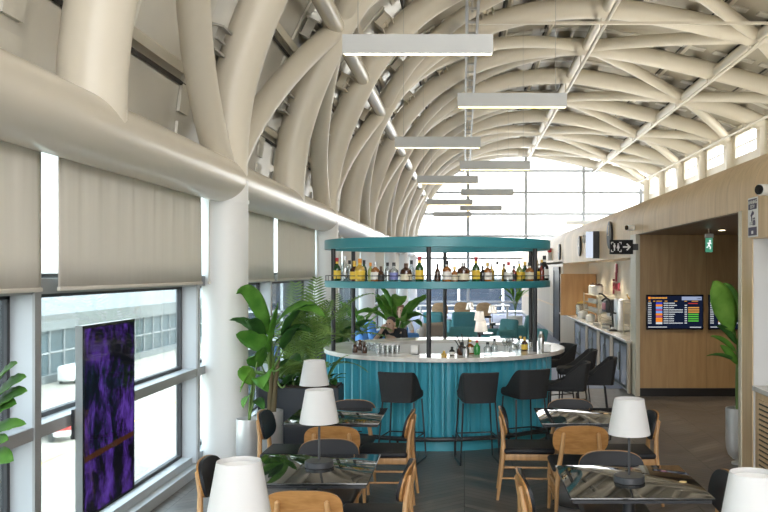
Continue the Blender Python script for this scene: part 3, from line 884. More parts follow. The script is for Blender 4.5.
t = thing('bar_canopy', 'two teal hoops on black posts holding bottles over the round bar', 'bar shelf', (-.335, BY, BZ))
RC = 1.435
MB().ring((0,0,0), RC-.065, RC, 2.28-BZ, 2.395-BZ, n=128).build('top_ring', M['teal_metal'], t, bevel=.005)
sh = MB().ring((0,0,0), RC-.26, RC, 1.812-BZ, 1.893-BZ, n=128).build('shelf_ring', M['teal_metal'], t, bevel=.005)
for k in range(6):
    a = math.radians(-2.4+60*k); x, y = 1.40*math.sin(a), -1.40*math.cos(a)
    MB().tube([(x, y, 0), (x, y, 2.285-BZ)], .027, n=16).build('post', M['blackmetal'], t)
mb = MB()
for rr in (RC-.012, RC-.248): mb.tube([(rr*math.cos(2*PI*k/96), rr*math.sin(2*PI*k/96), 1.955-BZ) for k in range(96)], .005, n=6, closed=True)
for k in range(32):
    a = 2*PI*k/32
    for rr in (RC-.012, RC-.248): mb.tube([(rr*math.cos(a), rr*math.sin(a), 1.893-BZ), (rr*math.cos(a), rr*math.sin(a), 1.955-BZ)], .004, n=6)
mb.build('gallery_rail', M['blackmetal'], sh)

# ------------------------------------------------------------------ bar stools
def make_stool():
    t = thing('bar_stool', '', 'bar stool', (0,0,0), 0, 'black upholstered bar stools')
    MB().rbox(-.18, .18, -.17, .225, .645, .735, .035).build('seat', M['stoolfab'], t, smooth=60)
    # wrap-round back: high behind, falling along the sides
    mb = MB(); n = 48; rows = 7; vs = []
    def plan(u, off):      # u in -1..1 round the back, rounded U
        L = [(-.205-off, .15), (-.215-off, .0), (-.222-off, -.13), (-.208-off*.8, -.20-off*.8), (-.13, -.222-off), (0, -.226-off), (.13, -.222-off), (.208+off*.8, -.20-off*.8), (.222+off, -.13), (.215+off, .0), (.205+off, .15)]
        q = (u+1)/2*(len(L)-1); i = min(int(q), len(L)-2); f = q-i
        return (L[i][0]+(L[i+1][0]-L[i][0])*f, L[i][1]+(L[i+1][1]-L[i][1])*f)
    def top(u):
        a = abs(u)
        if a < .42: return .965
        if a > .95: return .73
        k = (a-.42)/.53; k = k*k*(3-2*k); return .965-.225*k
    for off, sgn in ((0.0, 0), (.035, 1)):
        for r_ in range(rows):
            f = r_/(rows-1)
            for k in range(n+1):
                u = -1+2*k/n; x, y = plan(u, off); z0 = .65; z = z0+(top(u)-z0)*f
                lean = .16*max(0, z-.70)*max(0, (-y-.05)/.2)
                vs.append((x*(.68+.12*f), y-lean, z))
    W = n+1; S = rows*W; fs = []
    for sde in (0, 1):
        for r_ in range(rows-1):
            for k in range(n): fs.append((sde*S+r_*W+k, sde*S+r_*W+k+1, sde*S+(r_+1)*W+k+1, sde*S+(r_+1)*W+k))
    for k in range(n):
        fs.append((k, k+1, S+k+1, S+k)); q = (rows-1)*W; fs.append((q+k, q+k+1, S+q+k+1, S+q+k))
    for r_ in range(rows-1):
        for k in (0, n): fs.append((r_*W+k, (r_+1)*W+k, S+(r_+1)*W+k, S+r_*W+k))
    mb.add(vs, fs); o = mb.build('backrest', M['stoolfab'], t, smooth=60)
    for sx in (-1, 1):
        pts = [(sx*.17, .16, .64), (sx*.205, .195, .05), (sx*.207, .19, .012), (sx*.208, .17, .009), (sx*.208, -.19, .009), (sx*.207, -.21, .012), (sx*.205, -.215, .05), (sx*.17, -.15, .64)]
        MB().tube(pts, .009, n=8).build('side_frame', M['blackmetal'], t)
    mb = MB()
    for y in (.185, -.20): mb.tube([(-.197, y*.97, .27), (.197, y*.97, .27)], .008, n=8)
    for sx in (-1, 1): mb.tube([(sx*.195, .183, .27), (sx*.195, -.197, .27)], .008, n=8)
    mb.build('footrest', M['blackmetal'], t)
    return t
s0 = make_stool()
stools = [(-.655, 9.02, -.22, 'black bar stool seen from behind, nearest the planter of the three before the teal flutes'),
          (.135, 8.98, .16, 'black bar stool seen from behind, the middle one of the three before the teal flutes'),
          (.65, 9.26, .42, 'black bar stool turned slightly, third along the teal flutes beside the profile dining chair'),
          (1.15, 9.78, 1.4, 'black bar stool in side view at the bar end, largest of the fridge-side four'),
          (1.55, 10.3, 1.45, 'black bar stool standing closest to the fridges, farthest from the round counter'),
          (1.47, 11.35, 1.55, 'black bar stool between stone counter and glass fridges, partly behind a larger one'),
          (1.30, 12.2, 2.0, 'black bar stool half hidden behind the tip of the round stone counter')]
for i, (x, y, rz, lab) in enumerate(stools):
    t = s0 if i == 0 else copy_tree(s0)
    t.location = (x, y, 0); t.rotation_euler = (0, 0, rz); t['label'] = lab

# ------------------------------------------------------------------ bottles
PROF = {
 'tall':  [(.036,0),(.038,.006),(.038,.165),(.034,.185),(.018,.215),(.014,.235),(.014,.285)],
 'square':[(.043,0),(.045,.006),(.045,.150),(.040,.168),(.018,.190),(.015,.200),(.015,.245)],
 'slim':  [(.030,0),(.031,.006),(.031,.150),(.026,.175),(.012,.205),(.012,.250)],
 'squat': [(.050,0),(.054,.008),(.056,.11),(.050,.150),(.022,.175),(.017,.185),(.017,.205)],
 'small': [(.030,0),(.032,.005),(.032,.105),(.025,.125),(.012,.145),(.012,.175)],
}
def make_bottle(shape, glass_k, cap_k, lab_k, h, name='bottle'):
    pr = PROF[shape]; sc = h/(pr[-1][1]+.03)
    pr = [(r*min(1.42, max(1.0, sc*1.36)), z*sc) for r, z in pr]
    body = MB().lathe(pr, n=24).build(name, B[glass_k], smooth=40)
    rc, zc = pr[-1]
    MB().lathe([(rc+.003, zc-.022*sc), (rc+.003, zc+.028*sc), (rc, zc+.03*sc)], n=16).build('cap', CAP[cap_k], body)
    if lab_k:
        rb = pr[2][0]+.0012; z1 = pr[2][1]
        MB().lathe([(rb, z1*.18), (rb, z1*.86)], n=24, caps=False).build('label', LAB[lab_k], body)
        if shape in ('tall', 'square') and glass_k != 'clear':
            rn = (pr[-2][0]+.0012); MB().lathe([(rn, pr[-2][1]), (rn, pr[-2][1]+.03)], n=16, caps=False).build('neck_label', LAB[lab_k], body)
    return body
SHELF = [ # px, height, shape, glass, cap, label, radial
 (337,.265,'tall','green','red','yellow',1.36),(345,.285,'tall','clear','silver',None,1.36),(349.5,.235,'slim','clear','black',None,1.26),(354.5,.225,'square','brown','gold','yellow',1.37),
 (360,.250,'square','gold','orange','yellow',1.37),(364,.235,'slim','green','black',None,1.25),(370.5,.205,'slim','pale','orange',None,1.36),(375.5,.215,'square','amber','silver','white',1.37),
 (381,.165,'small','brown','brown','black',1.36),(387.5,.205,'slim','clear','black',None,1.36),(394,.205,'square','clear','black','blue',1.37),(406,.195,'squat','brown','brown','cream',1.37),
 (411.5,.230,'slim','clear','black',None,1.24),(419.5,.270,'tall','green','red','yellow',1.37),(437.5,.190,'slim','brown','black',None,1.36),(447,.225,'square','amber','black','white',1.37),
 (454.5,.165,'small','amber','gold','cream',1.37),(463.3,.210,'squat','brown','silver','cream',1.37),(470.5,.130,'small','clear','silver',None,1.27),(476,.265,'tall','green','red','yellow',1.37),
 (482.7,.170,'slim','black','black',None,1.36),(487.5,.205,'square','amber','gold','white',1.37),(491.5,.200,'slim','gold','silver',None,1.25),(497.5,.220,'tall','clear','black',None,1.37),
 (504,.200,'slim','gold','brown',None,1.26),(508.5,.215,'square','clear','red','white',1.37),(514,.175,'slim','red','black','black',1.36),(519.5,.230,'tall','pale','silver','yellow',1.37),
 (525,.220,'slim','green','gold','yellow',1.25),(529.5,.210,'square','amber','black','cream',1.37),(536.5,.240,'tall','black','gold','yellow',1.36),(541.5,.215,'slim','red','black',None,1.34),
 (546,.300,'tall','black','black','white',1.36),(550,.250,'slim','brown','gold','orange',1.33)]
GN = {'green':'green','clear':'clear','brown':'dark brown','gold':'golden','pale':'pale green','amber':'amber','red':'dark red','black':'black','lightgreen':'bright green'}
SN = {'tall':'tall','square':'broad-shouldered','slim':'slim','squat':'squat','small':'small'}
def solve_arc(px, cx, R, near=True):
    best = None
    for k in range(-900, 901):
        a = math.radians(k/10); x = cx+R*math.sin(a); y = BY-R*math.cos(a)
        e = abs(464+F*x/y-px)
        if best is None or e < best[0]: best = (e, x, y)
    return best[1], best[2]
for i, (px, h, shp, g, cp, lb, R) in enumerate(SHELF):
    x, y = solve_arc(px, -.335, R)
    b = make_bottle(shp, g, cp, lb, h*1.05)
    b.location = (x, y, 1.893)
    tag(b, '%s %s bottle%s, %s cap, %s from the window end of teal shelf' % (SN[shp], GN[g], (', %s label' % lb) if lb else '', cp, ORD[i]), 'bottle', 'bottles on the teal bar shelf')
COUNTER = [ # px, base py, h, shape, glass, cap, label
 (355,352.5,.13,'small','brown','brown',None),(360,350.5,.13,'small','brown','brown',None),(364.5,353,.13,'small','brown','brown',None),
 (444,357.5,.075,'small','gold','gold',None),(452,355.5,.10,'small','black','black','white'),(461.5,355,.15,'squat','brown','black',None),(470,354,.17,'square','amber','gold','white'),
 (477,354.5,.165,'tall','lightgreen','red',None),(487.6,355.5,.155,'square','clear','black',None),(494.5,354.5,.185,'tall','clear','black',None),(512,351,.14,'square','clear','silver',None),
 (516,350,.15,'slim','clear','black',None),(520.5,350,.17,'square','clear','gold',None),(524.5,350.5,.165,'tall','brown','gold','yellow'),(530,349,.17,'slim','clear','black',None)]
for i, (px, py, h, shp, g, cp, lb) in enumerate(COUNTER):
    Y = (H-BZ)*F/(py-272); x = X(px, Y)
    dx, dy = x-(BX+.07), Y-BY; r = math.hypot(dx, dy)
    rr = min(max(r, 1.08), 1.47); x, Y = BX+.07+dx*rr/r, BY+dy*rr/r
    b = make_bottle(shp, g, cp, lb, h); b.location = (x, Y, BZ)
    if i < 3: tag(b, 'small dark brown bottle in the trio at the window end of the bar counter', 'bottle', 'trio of brown bottles on the bar')
    else: tag(b, '%s %s bottle%s, %s cap, on bar counter, %s counting from golden miniature' % (SN[shp], GN[g], (', %s label' % lb) if lb else '', cp, ORD[i-3]) if i > 3 else 'golden miniature bottle on the white bar counter beside the front black post', 'bottle', 'bottles on the bar counter')
def on_counter(px, py, rmin=1.08, rmax=1.47):
    Y = (H-BZ)*F/(py-272); x = X(px, Y); dx, dy = x-(BX+.07), Y-BY; r = math.hypot(dx, dy); rr = min(max(r, rmin), rmax)
    return BX+.07+dx*rr/r, BY+dy*rr/r
# tumblers
g0 = None; k = 0
for row, (py, a, b, st) in enumerate(((347.5, 371, 398, 4.5), (350.5, 368, 401, 4.7), (353.5, 378, 402, 4.8))):
    px = a
    while px < b:
        x, y = on_counter(px, py, 1.07)
        if g0 is None:
            g0 = MB().lathe([(.026, 0), (.033, .095), (.031, .095), (.024, .006), (0, .006)], n=16).build('tumbler', M['tumbler']); o = g0
        else: o = g0.copy(); COL.objects.link(o)
        o.location = (x, y, BZ); tag(o, 'clear tumbler in the crowded glass group on the bar counter near the window', 'glass', 'tumblers on the bar counter')
        px += st
# white crates and boxes behind the counter front, utensils, shaker
def lbox(px0, px1, py, w, h, name, label, cat, mat, n=1):
    x, y = on_counter((px0+px1)/2, py, 1.06); wd = (px1-px0)*y/F
    o = thing(name, label, cat, (x, y, BZ))
    mb = MB(); mb.box(-wd/2, wd/2, -w/2, w/2, 0, .008); mb.box(-wd/2, wd/2, -w/2, -w/2+.006, 0, h); mb.box(-wd/2, wd/2, w/2-.006, w/2, 0, h); mb.box(-wd/2, -wd/2+.006, -w/2, w/2, 0, h); mb.box(wd/2-.006, wd/2, -w/2, w/2, 0, h)
    mb.build('tray_body', mat, o, smooth=0)
    mb = MB(); mb.box(-wd/2-.004, wd/2+.004, -w/2-.004, -w/2+.004, h, h+.008); mb.box(-wd/2-.004, wd/2+.004, w/2-.004, w/2+.004, h, h+.008)
    for sx in (-1, 1): mb.box(sx*wd/2-.004, sx*wd/2+.004, -w/2-.004, w/2+.004, h, h+.008)
    mb.build('tray_rim', mat, o, smooth=0)
    return o
lbox(406, 423, 349.5, .13, .09, 'glass_rack', 'white plastic glass rack on the bar counter beside the front post', 'rack', M['white'])
lbox(431, 439, 348.5, .12, .085, 'napkin_box', 'small white box on the bar counter just past the front post', 'box', M['white'])
lbox(543.5, 550.5, 352, .10, .08, 'napkin_holder', 'white napkin holder at the fridge end of the bar counter', 'box', M['white'])
x, y = on_counter(541, 349, 1.1); t = thing('cocktail_shaker', 'steel cocktail shaker behind the bar post at the fridge end of the counter', 'shaker', (x, y, BZ))
MB().lathe([(.034, 0), (.042, .13), (.040, .14)], n=20).build('cup', M['steel'], t); MB().lathe([(.040, .14), (.026, .18), (.020, .185), (.018, .215), (.0, .218)], n=20).build('cap', M['steel'], t)
x, y = on_counter(466, 356, 1.1); t = thing('utensil_cup', 'metal cup of leaning black bar tools on the white counter', 'cup', (x, y, BZ))
MB().lathe([(.036, 0), (.038, .085), (.036, .085), (.034, .005), (0, .005)], n=20).build('cup', M['steel'], t)
for (dx, dy, L) in ((-.13, 0, .19), (-.10, .02, .22), (-.05, -.01, .25), (.03, .01, .20)):
    MB().tube([(dx*.15, dy*.2, .01), (dx, dy, L)], .006, n=8).build('bar_tool', M['blackmetal'], t)
g1 = None
for px in (499, 504, 508.5):
    x, y = on_counter(px, 351.5, 1.1)
    if g1 is None: g1 = MB().lathe([(.032, 0), (.030, .004), (.005, .008), (.004, .07), (.02, .085), (.036, .12), (.032, .16), (.031, .16), (.034, .12), (.0, .09)], n=16).build('wine_glass', M['tumbler']); o = g1
    else: o = g1.copy(); COL.objects.link(o)
    o.location = (x, y, BZ); tag(o, 'clear stemmed glass among the clear bottles on the bar counter', 'glass', 'stemmed glasses on the bar counter')

# ------------------------------------------------------------------ plants
def leaf_mb(mb, base, d, L, W, droop, fold=.25, n=12, tip=1.6, roll=0.0):
    # a broad leaf: midrib leaves BASE along D and droops; both halves folded up a little
    d = Vector(d).normalized(); p = Vector(base); side = d.cross(Vector((0,0,1)))
    if side.length < .05: side = Vector((1,0,0))
    side.normalize(); side = Matrix.Rotation(roll, 3, d) @ side
    vs = []; step = L/n
    for i in range(n+1):
        u = i/n; w = W*.5*(math.sin(PI*min(1, u**.75*1.0))**.75 if 0 < u < 1 else .02)
        up = side.cross(d).normalized()
        if up.z < 0 and roll == 0: up = -up
        rip = .03*W*math.sin(i*2.4)
        vs += [p-side*w+up*(w*fold+rip), p-side*w*.5+up*w*fold*.35, p, p+side*w*.5+up*w*fold*.35, p+side*w+up*(w*fold-rip)]
        p = p+d*step; d = (d+Vector((0,0,-1))*droop/n*(.35+1.3*u)).normalized()
    fs = []
    for i in range(n):
        for j in range(4): fs.append((i*5+j, i*5+j+1, (i+1)*5+j+1, (i+1)*5+j))
    mb.add(vs, fs)
def bez(a, b, c, n=8):
    a, b, c = Vector(a), Vector(b), Vector(c)
    return [a*(1-t)**2+b*2*t*(1-t)+c*t*t for t in [k/n for k in range(n+1)]]
def frond_mb(mb, st, base, d, L, W, droop, n=22):
    d = Vector(d).normalized(); p = Vector(base); pts = [p.copy()]; step = L/n
    for i in range(n):
        u = i/n; p = p+d*step; d = (d+Vector((0,0,-1))*droop/n*(.4+1.2*u)).normalized(); pts.append(p.copy())
        side = d.cross(Vector((0,0,1)));
        if side.length < .05: side = Vector((1,0,0))
        side.normalize(); up = side.cross(d).normalized()
        if u < .18: continue
        w = W*math.sin(PI*(.12+.85*(u-.18)/.82))**.6
        for sg in (-1, 1):
            e = p+side*sg*w*.85+d*w*.55+up*w*.12-Vector((0,0,w*.18))
            q = d*.012*1.0
            m = (p+e)/2+up*w*.06
            mb.add([p-q*.6, p+q*.6, m+q*1.0, e, m-q*1.0], [(0,1,2,3,4)])
    st.tube(pts, [max(.002, .006*(1-k/len(pts))) for k in range(len(pts))], n=6)
def thick(o, t=.002):
    s = o.modifiers.new('thickness', 'SOLIDIFY'); s.thickness = t; return o

# big banana-leaved plant, two pots in front of the planter
def cyl_pot(t, r, h):
    MB().lathe([(r*.96, 0), (r, .01), (r, h), (r-.012, h), (r-.014, h-.06), (0, h-.06)], n=36).build('pot', M['pot'], t)
    MB().lathe([(r-.015, h-.058), (r*.5, h-.04), (0, h-.035)], n=24).build('soil', M['soil'], t)
t = thing('banana_plant', 'tall plant with big drooping banana leaves in a silver cylinder pot by the column', 'potted plant', (-2.02, 8.85, 0))
cyl_pot(t, .135, .56)
def big_leaf(t, base, ctrl, tip_start, L, W, droop, mat='leaf', roll=0.0, r=.014):
    pts = bez(base, ctrl, tip_start); MB().tube(pts, [r*(1-.5*k/8) for k in range(9)], n=8).build('stalk', M['stalk'], t)
    d = pts[-1]-pts[-2]; mb = MB(); leaf_mb(mb, tip_start, d, L, W, droop, roll=roll)
    thick(mb.build('leaf', M[mat], t, smooth=60))
def PX(px, py, Y, t=t): return Vector((X(px, Y)-t.location.x, Y-t.location.y, Z(py, Y)))
MB().tube([(0,0,.5), (.01, 0, .9), (-.0, -.02, 1.15)], [.035, .028, .022], n=10).build('trunk', M['trunk'], t)
MB().tube([(.04,-.03,.5), (.07, -.05, .85), (.10, -.05, 1.1)], [.028, .022, .018], n=10).build('trunk', M['trunk'], t)
for (bx, cpx, cpy, tx, ty, dy, L, W, dr, mt, rl) in [
    (0, 268, 360, 271, 345, -.25, .56, .16, -.2, 'leaf', .9),        # centre upright, leaning to the column
    (0, 266, 350, 262, 340, -.30, .62, .15, 1.0, 'leaf_dark', .3),
    (.02, 275, 355, 283, 338, -.1, .60, .22, 1.6, 'leaf_dark', .2),
    (.02, 277, 365, 283, 350, -.2, .55, .19, 1.5, 'leaf_dark', .3),
    (.02, 275, 375, 282, 366, -.25, .45, .17, 1.2, 'leaf_dark', .4),
    (0, 266, 380, 262, 366, -.35, .40, .24, 1.2, 'leaf', .8),
    (0, 268, 390, 266, 378, -.45, .38, .26, 2.4, 'leaf', .6),
    (.03, 281, 395, 285, 385, -.15, .36, .14, 1.4, 'leaf_dark', .2),
    ]:
    Y = 8.85+dy
    big_leaf(t, (bx, -.01, 1.0), PX(cpx, cpy, 8.85+dy*.5), PX(tx, ty, Y), L, W, dr, mt, rl)
# explicit big leaves traced by start/end
def leaf_to(t, base, start, end, W, sag, mat, roll=0.0, fold=.25, arch=.18):
    pts = bez(base, (Vector(base)*.4+Vector(start)*.6)+Vector((0,0,.05)), start)
    MB().tube(pts, [.012*(1-.4*k/8) for k in range(9)], n=8).build('stalk', M['stalk'], t)
    s, e = Vector(start), Vector(end); n = 14
    mid = (s+e)/2+Vector((0,0,arch)); line = bez(s, mid, e, n)
    mb = MB(); vs = []
    for i, p in enumerate(line):
        u = i/n; d = (line[min(i+1, n)]-line[max(i-1, 0)]).normalized()
        side = d.cross(Vector((0,0,1)));
        if side.length < .1: side = Vector((1,0,0))
        side.normalize(); side = Matrix.Rotation(roll, 3, d) @ side; up = side.cross(d).normalized()
        w = W*.5*(math.sin(PI*u**.8)**.7 if 0 < u < 1 else .02); rip = .025*W*math.sin(i*2.1)
        vs += [p-side*w+up*(w*fold+rip), p-side*w*.5+up*w*fold*.35, p, p+side*w*.5+up*w*fold*.35, p+side*w+up*(w*fold-rip)]
    mb.add(vs, [(i*5+j, i*5+j+1, (i+1)*5+j+1, (i+1)*5+j) for i in range(n) for j in range(4)])
    thick(mb.build('leaf', M[mat], t, smooth=60))
leaf_to(t, (0,0,1.0), PX(270, 338, 8.7), PX(236, 294, 8.35), .165, 0, 'leaf', 1.1, arch=.40)
leaf_to(t, (.01,0,1.0), PX(272, 330, 8.75), PX(326, 318, 8.5), .17, 0, 'leaf', .6, arch=.34)
leaf_to(t, (.0,0,1.0), PX(268, 345, 8.7), PX(229, 320, 8.4), .15, 0, 'leaf_dark', .5, arch=.16)
leaf_to(t, (.0,0,1.0), PX(270, 352, 8.6), PX(236, 334, 8.3), .22, 0, 'leaf', .9, arch=.05)
leaf_to(t, (.02,0,1.0), PX(274, 345, 8.7), PX(312, 332, 8.5), .16, 0, 'leaf_dark', .5, arch=.18)

t = thing('leafy_plant', 'lower plant with broad hanging leaves in the silver pot closest to the column', 'potted plant', (-2.13, 8.42, 0))
cyl_pot(t, .125, .55)
def PX2(px, py, Y): return Vector((X(px, Y)+2.13, Y-8.42, Z(py, Y)))
for (sx, sy, ex, ey, W, mt, rl) in [(254, 372, 240, 392, .17, 'leaf_light', .8), (252, 385, 240, 368, .16, 'leaf_light', .7), (256, 380, 268, 392, .13, 'leaf', .5), (250, 395, 243, 408, .12, 'leaf', .6), (257, 362, 266, 345, .12, 'leaf', .6), (255, 400, 264, 410, .10, 'leaf_dark', .4)]:
    leaf_to(t, (0, 0, .52), PX2(sx, sy, 8.35), PX2(ex, ey, 8.15), W, 0, mt, rl, arch=.06)

# dark planter box with palms
t = thing('planter_box', 'long dark planter box of feathery palms beside the teal bar', 'planter', (-1.80, 9.42, 0))
mb = MB(); mb.box(-.44, .44, -.20, .20, 0, .74); mb.build('box', M['planter'], t, smooth=0, bevel=.01)
MB().box(-.42, .42, -.18, .18, .741, .755).build('soil', M['soil'], t, smooth=0)
rng = random.Random(5)
fo, st = MB(), MB()
for k in range(34):
    bx, by = rng.uniform(-.36, .36), rng.uniform(-.12, .12); a = rng.uniform(0, 2*PI); e = rng.uniform(.5, 1.25)
    d = (math.cos(a)*math.cos(e), math.sin(a)*math.cos(e)*.7, math.sin(e))
    L = rng.uniform(.45, .95) if k < 24 else rng.uniform(.3, .5)
    frond_mb(fo, st, (bx, by, .75+ (rng.uniform(.1, .45) if k < 18 else 0)), d, L, .17, rng.uniform(.9, 1.9))
for (bx, ex, ey) in ((-.1, 300, 300), (-.02, 291, 285), (.12, 318, 300)):
    st.tube([(bx, 0, .75), (bx, 0, 1.15)], .01, n=6)
    d = Vector((X(ex, 9.3)+1.86-bx, -.1, Z(ey, 9.3)-1.2)); frond_mb(fo, st, (bx, 0, 1.15), d, d.length*1.1, .20, .7)
fo.build('palm_foliage', M['leaf_palm'], t, smooth=0); st.build('palm_stems', M['stalk'], t)
mb = MB()
for k in range(46):
    bx, by = rng.uniform(-.40, .40), rng.uniform(-.18, .16); a = rng.uniform(0, 2*PI); e = rng.uniform(.2, 1.2)
    leaf_mb(mb, (bx, by, .75), (math.cos(a)*math.cos(e), math.sin(a)*math.cos(e), math.sin(e)), rng.uniform(.16, .34), rng.uniform(.04, .09), rng.uniform(.8, 2))
thick(mb.build('low_foliage', M['leaf_dark'], t, smooth=60))
t = thing('planter_box', 'second dark planter box of palms behind the first, between column and bar', 'planter', (-2.15, 12.9, 0))
mb = MB(); mb.box(-.22, .22, -.7, .7, 0, .74); mb.build('box', M['planter'], t, smooth=0, bevel=.01)
fo, st = MB(), MB()
for k in range(26):
    bx, by = rng.uniform(-.18, .18), rng.uniform(-.6, .6); a = rng.uniform(0, 2*PI); e = rng.uniform(.6, 1.3)
    frond_mb(fo, st, (bx, by, .75), (math.cos(a)*math.cos(e), math.sin(a)*math.cos(e), math.sin(e)), rng.uniform(.5, .95), .18, rng.uniform(.9, 1.6))
fo.build('palm_foliage', M['leaf_palm'], t, smooth=0); st.build('palm_stems', M['stalk'], t)

def round_plant(loc, label, pots, n, Lr, Wr, mat, er, seed, z0, potmat='pot', r=.18, palm=0, name='potted_plant', group=None):
    t = thing(name, label, 'potted plant', loc, 0, group); rg = random.Random(seed); h = pots
    MB().lathe([(r*.75, 0), (r, h*.9), (r, h), (r-.015, h), (r-.02, h-.06), (0, h-.06)], n=28).build('pot', M[potmat], t)
    MB().lathe([(r-.02, h-.055), (0, h-.03)], n=20).build('soil', M['soil'], t)
    st = MB(); mb = MB(); fo = MB()
    for k in range(n):
        a = 2*PI*k/n+rg.uniform(-.3, .3); e = rg.uniform(*er)
        top = Vector((math.cos(a)*.12, math.sin(a)*.12, z0*rg.uniform(.75, 1.1)))
        st.tube(bez((0,0,h-.05), (0,0,h+(top.z-h)*.6), top, 5), .010, n=6)
        leaf_mb(mb, top, (math.cos(a)*math.cos(e), math.sin(a)*math.cos(e), math.sin(e)), rg.uniform(*Lr), rg.uniform(*Wr), rg.uniform(1.0, 2.2), roll=rg.uniform(-.6, .6))
    for k in range(palm):
        a = 2*PI*k/max(1, palm)+rg.uniform(-.3, .3); e = rg.uniform(.6, 1.3)
        frond_mb(fo, st, (0,0,z0*.7), (math.cos(a)*math.cos(e), math.sin(a)*math.cos(e), math.sin(e)), rg.uniform(.6, 1.0), .2, rg.uniform(.8, 1.5))
    st.build('stems', M['stalk'], t)
    if n: thick(mb.build('foliage', M[mat], t, smooth=60))
    if palm: fo.build('palm_foliage', M['leaf_palm'], t, smooth=0)
    return t
round_plant((-1.95, 13.3, 0), 'bushy palm in a pot behind the bar canopy posts at its window end', .5, 7, (.4, .6), (.14, .2), 'leaf_dark', (.5, 1.2), 3, 1.1, palm=12)
round_plant((-1.22, 15.2, 0), 'broad-leaved plant in a pot below the bottles, behind the seated people', .55, 11, (.6, .85), (.22, .32), 'leaf', (.5, 1.2), 8, 1.25)
round_plant((1.75, 29.0, 0), 'slender green plant in a white pot by the far end of the lounge', .5, 12, (.5, .8), (.10, .16), 'leaf_light', (.8, 1.35), 11, 1.2, potmat='white', r=.25)
round_plant((-2.15, 17.6, 0), 'small leafy plant by the far windows beyond the blue seats', .5, 9, (.4, .6), (.12, .2), 'leaf', (.5, 1.2), 13, 1.0)

# plant at the corridor mouth
t = thing('corridor_plant', 'tall thin plant with one big upright leaf in a silver bullet pot at the corridor', 'potted plant', (2.86, 8.86, 0))
MB().lathe([(.07, 0), (.07, .02), (.03, .03), (.03, .045), (.06, .055), (.105, .10), (.125, .17), (.13, .26), (.13, .585), (.118, .585), (.116, .53), (0, .53)], n=40).build('pot', M['pot'], t)
MB().lathe([(.115, .535), (0, .55)], n=20).build('soil', M['soil'], t)
def PX3(px, py, Y): return Vector((X(px, Y)-2.86, Y-8.86, Z(py, Y)))
for (a, b, c, r) in (((0,0,.55), (-.02, -.02, .9), (-.01, -.03, 1.25), .028), ((.03, .03, .55), (.03, .03, .8), (.03, .02, 1.1), .02)):
    MB().tube(bez(a, b, c), [r*(1-.04*k) for k in range(9)], n=10).build('stalk', M['stalk'], t)
for (sx, sy, ex, ey, W, mt, rl, ar) in [(737, 340, 713, 281, .05, 'leaf', 1.2, .02), (737, 345, 716, 326, .07, 'leaf_dark', .9, .10), (736, 352, 710, 336, .06, 'leaf', .8, .08), (737, 362, 706, 356, .05, 'leaf_dark', .8, .08), (738, 350, 742, 322, .08, 'leaf', .9, .02), (738, 365, 720, 345, .08, 'leaf', 1.0, .05), (738, 372, 748, 350, .08, 'leaf_light', .9, .03)]:
    leaf_to(t, (0, 0, 1.0), PX3(sx, sy, 8.8), PX3(ex, ey, 8.7), W, 0, mt, rl, arch=ar)
leaf_to(t, (0,0,1.2), PX3(733, 332, 8.75), PX3(713, 281, 8.62), .26, 0, 'leaf_light', 1.25, arch=.12, fold=.15)
leaf_to(t, (0,0,1.2), PX3(739, 318, 8.85), PX3(722, 284, 8.95), .16, 0, 'leaf', 1.1, arch=.14)

# plant whose leaves reach in at the edge by the nearest window
t = thing('rubber_plant', 'glossy dark leaves of a potted plant reaching in beside the nearest window', 'potted plant', (-2.22, 3.72, 0))
MB().lathe([(.15, 0), (.19, .42), (.19, .45), (.175, .45), (.17, .40), (0, .40)], n=28).build('pot', M['pot'], t)
MB().lathe([(.17, .405), (0, .42)], n=20).build('soil', M['soil'], t)
def PX4(px, py, Y): return Vector((X(px, Y)+2.22, Y-3.72, Z(py, Y)))
MB().tube([(0,0,.42), (.01,0,1.0), (.0,.0,1.7)], [.02, .016, .01], n=8).build('trunk', M['trunk'], t)
for (sx, sy, ex, ey, W) in [(-12, 395, 17, 363, .10), (-10, 405, 26, 377, .11), (-10, 412, 27, 391, .10), (-12, 420, 16, 404, .10), (-14, 436, 26, 424, .075), (-14, 462, 13, 461, .10), (-14, 452, 8, 440, .08), (-40, 430, -70, 400, .1), (-40, 400, -60, 360, .1), (-30, 380, -20, 340, .1)]:
    leaf_to(t, (0, 0, max(.5, PX4(sx, sy, 3.72).z-.10)), PX4(sx, sy, 3.65), PX4(ex, ey, 3.5), W, 0, 'leaf', .8, arch=.03)

# ------------------------------------------------------------------ window display
KX, KY0, KY1, KZ0, KZ1 = -2.57, 5.74, 6.63, .31, 1.635
t = thing('display_screen', 'tall digital screen showing purple and black abstract art in front of the windows', 'screen', (KX, (KY0+KY1)/2, (KZ0+KZ1)/2))
w, h = (KY1-KY0)/2, (KZ1-KZ0)/2
MB().box(-.055, -.004, -w, w, -h, h).build('housing', M['steel'], t, smooth=0)
MB().box(-.006, .0, -w, w, -h, h).build('bezel', M['screen_black'], t, smooth=0)
MB().box(.0, .003, -w+.022, w-.022, -h+.022, h-.022).build('screen_face', M['art'], t, smooth=0)
for ya, yb in ((-w-.015, -w+.12), (w-.12, w+.01)): MB().box(-.076, -.055, ya, yb, -.10, .10).build('wall_bracket', M['blackmetal'], t, smooth=0)

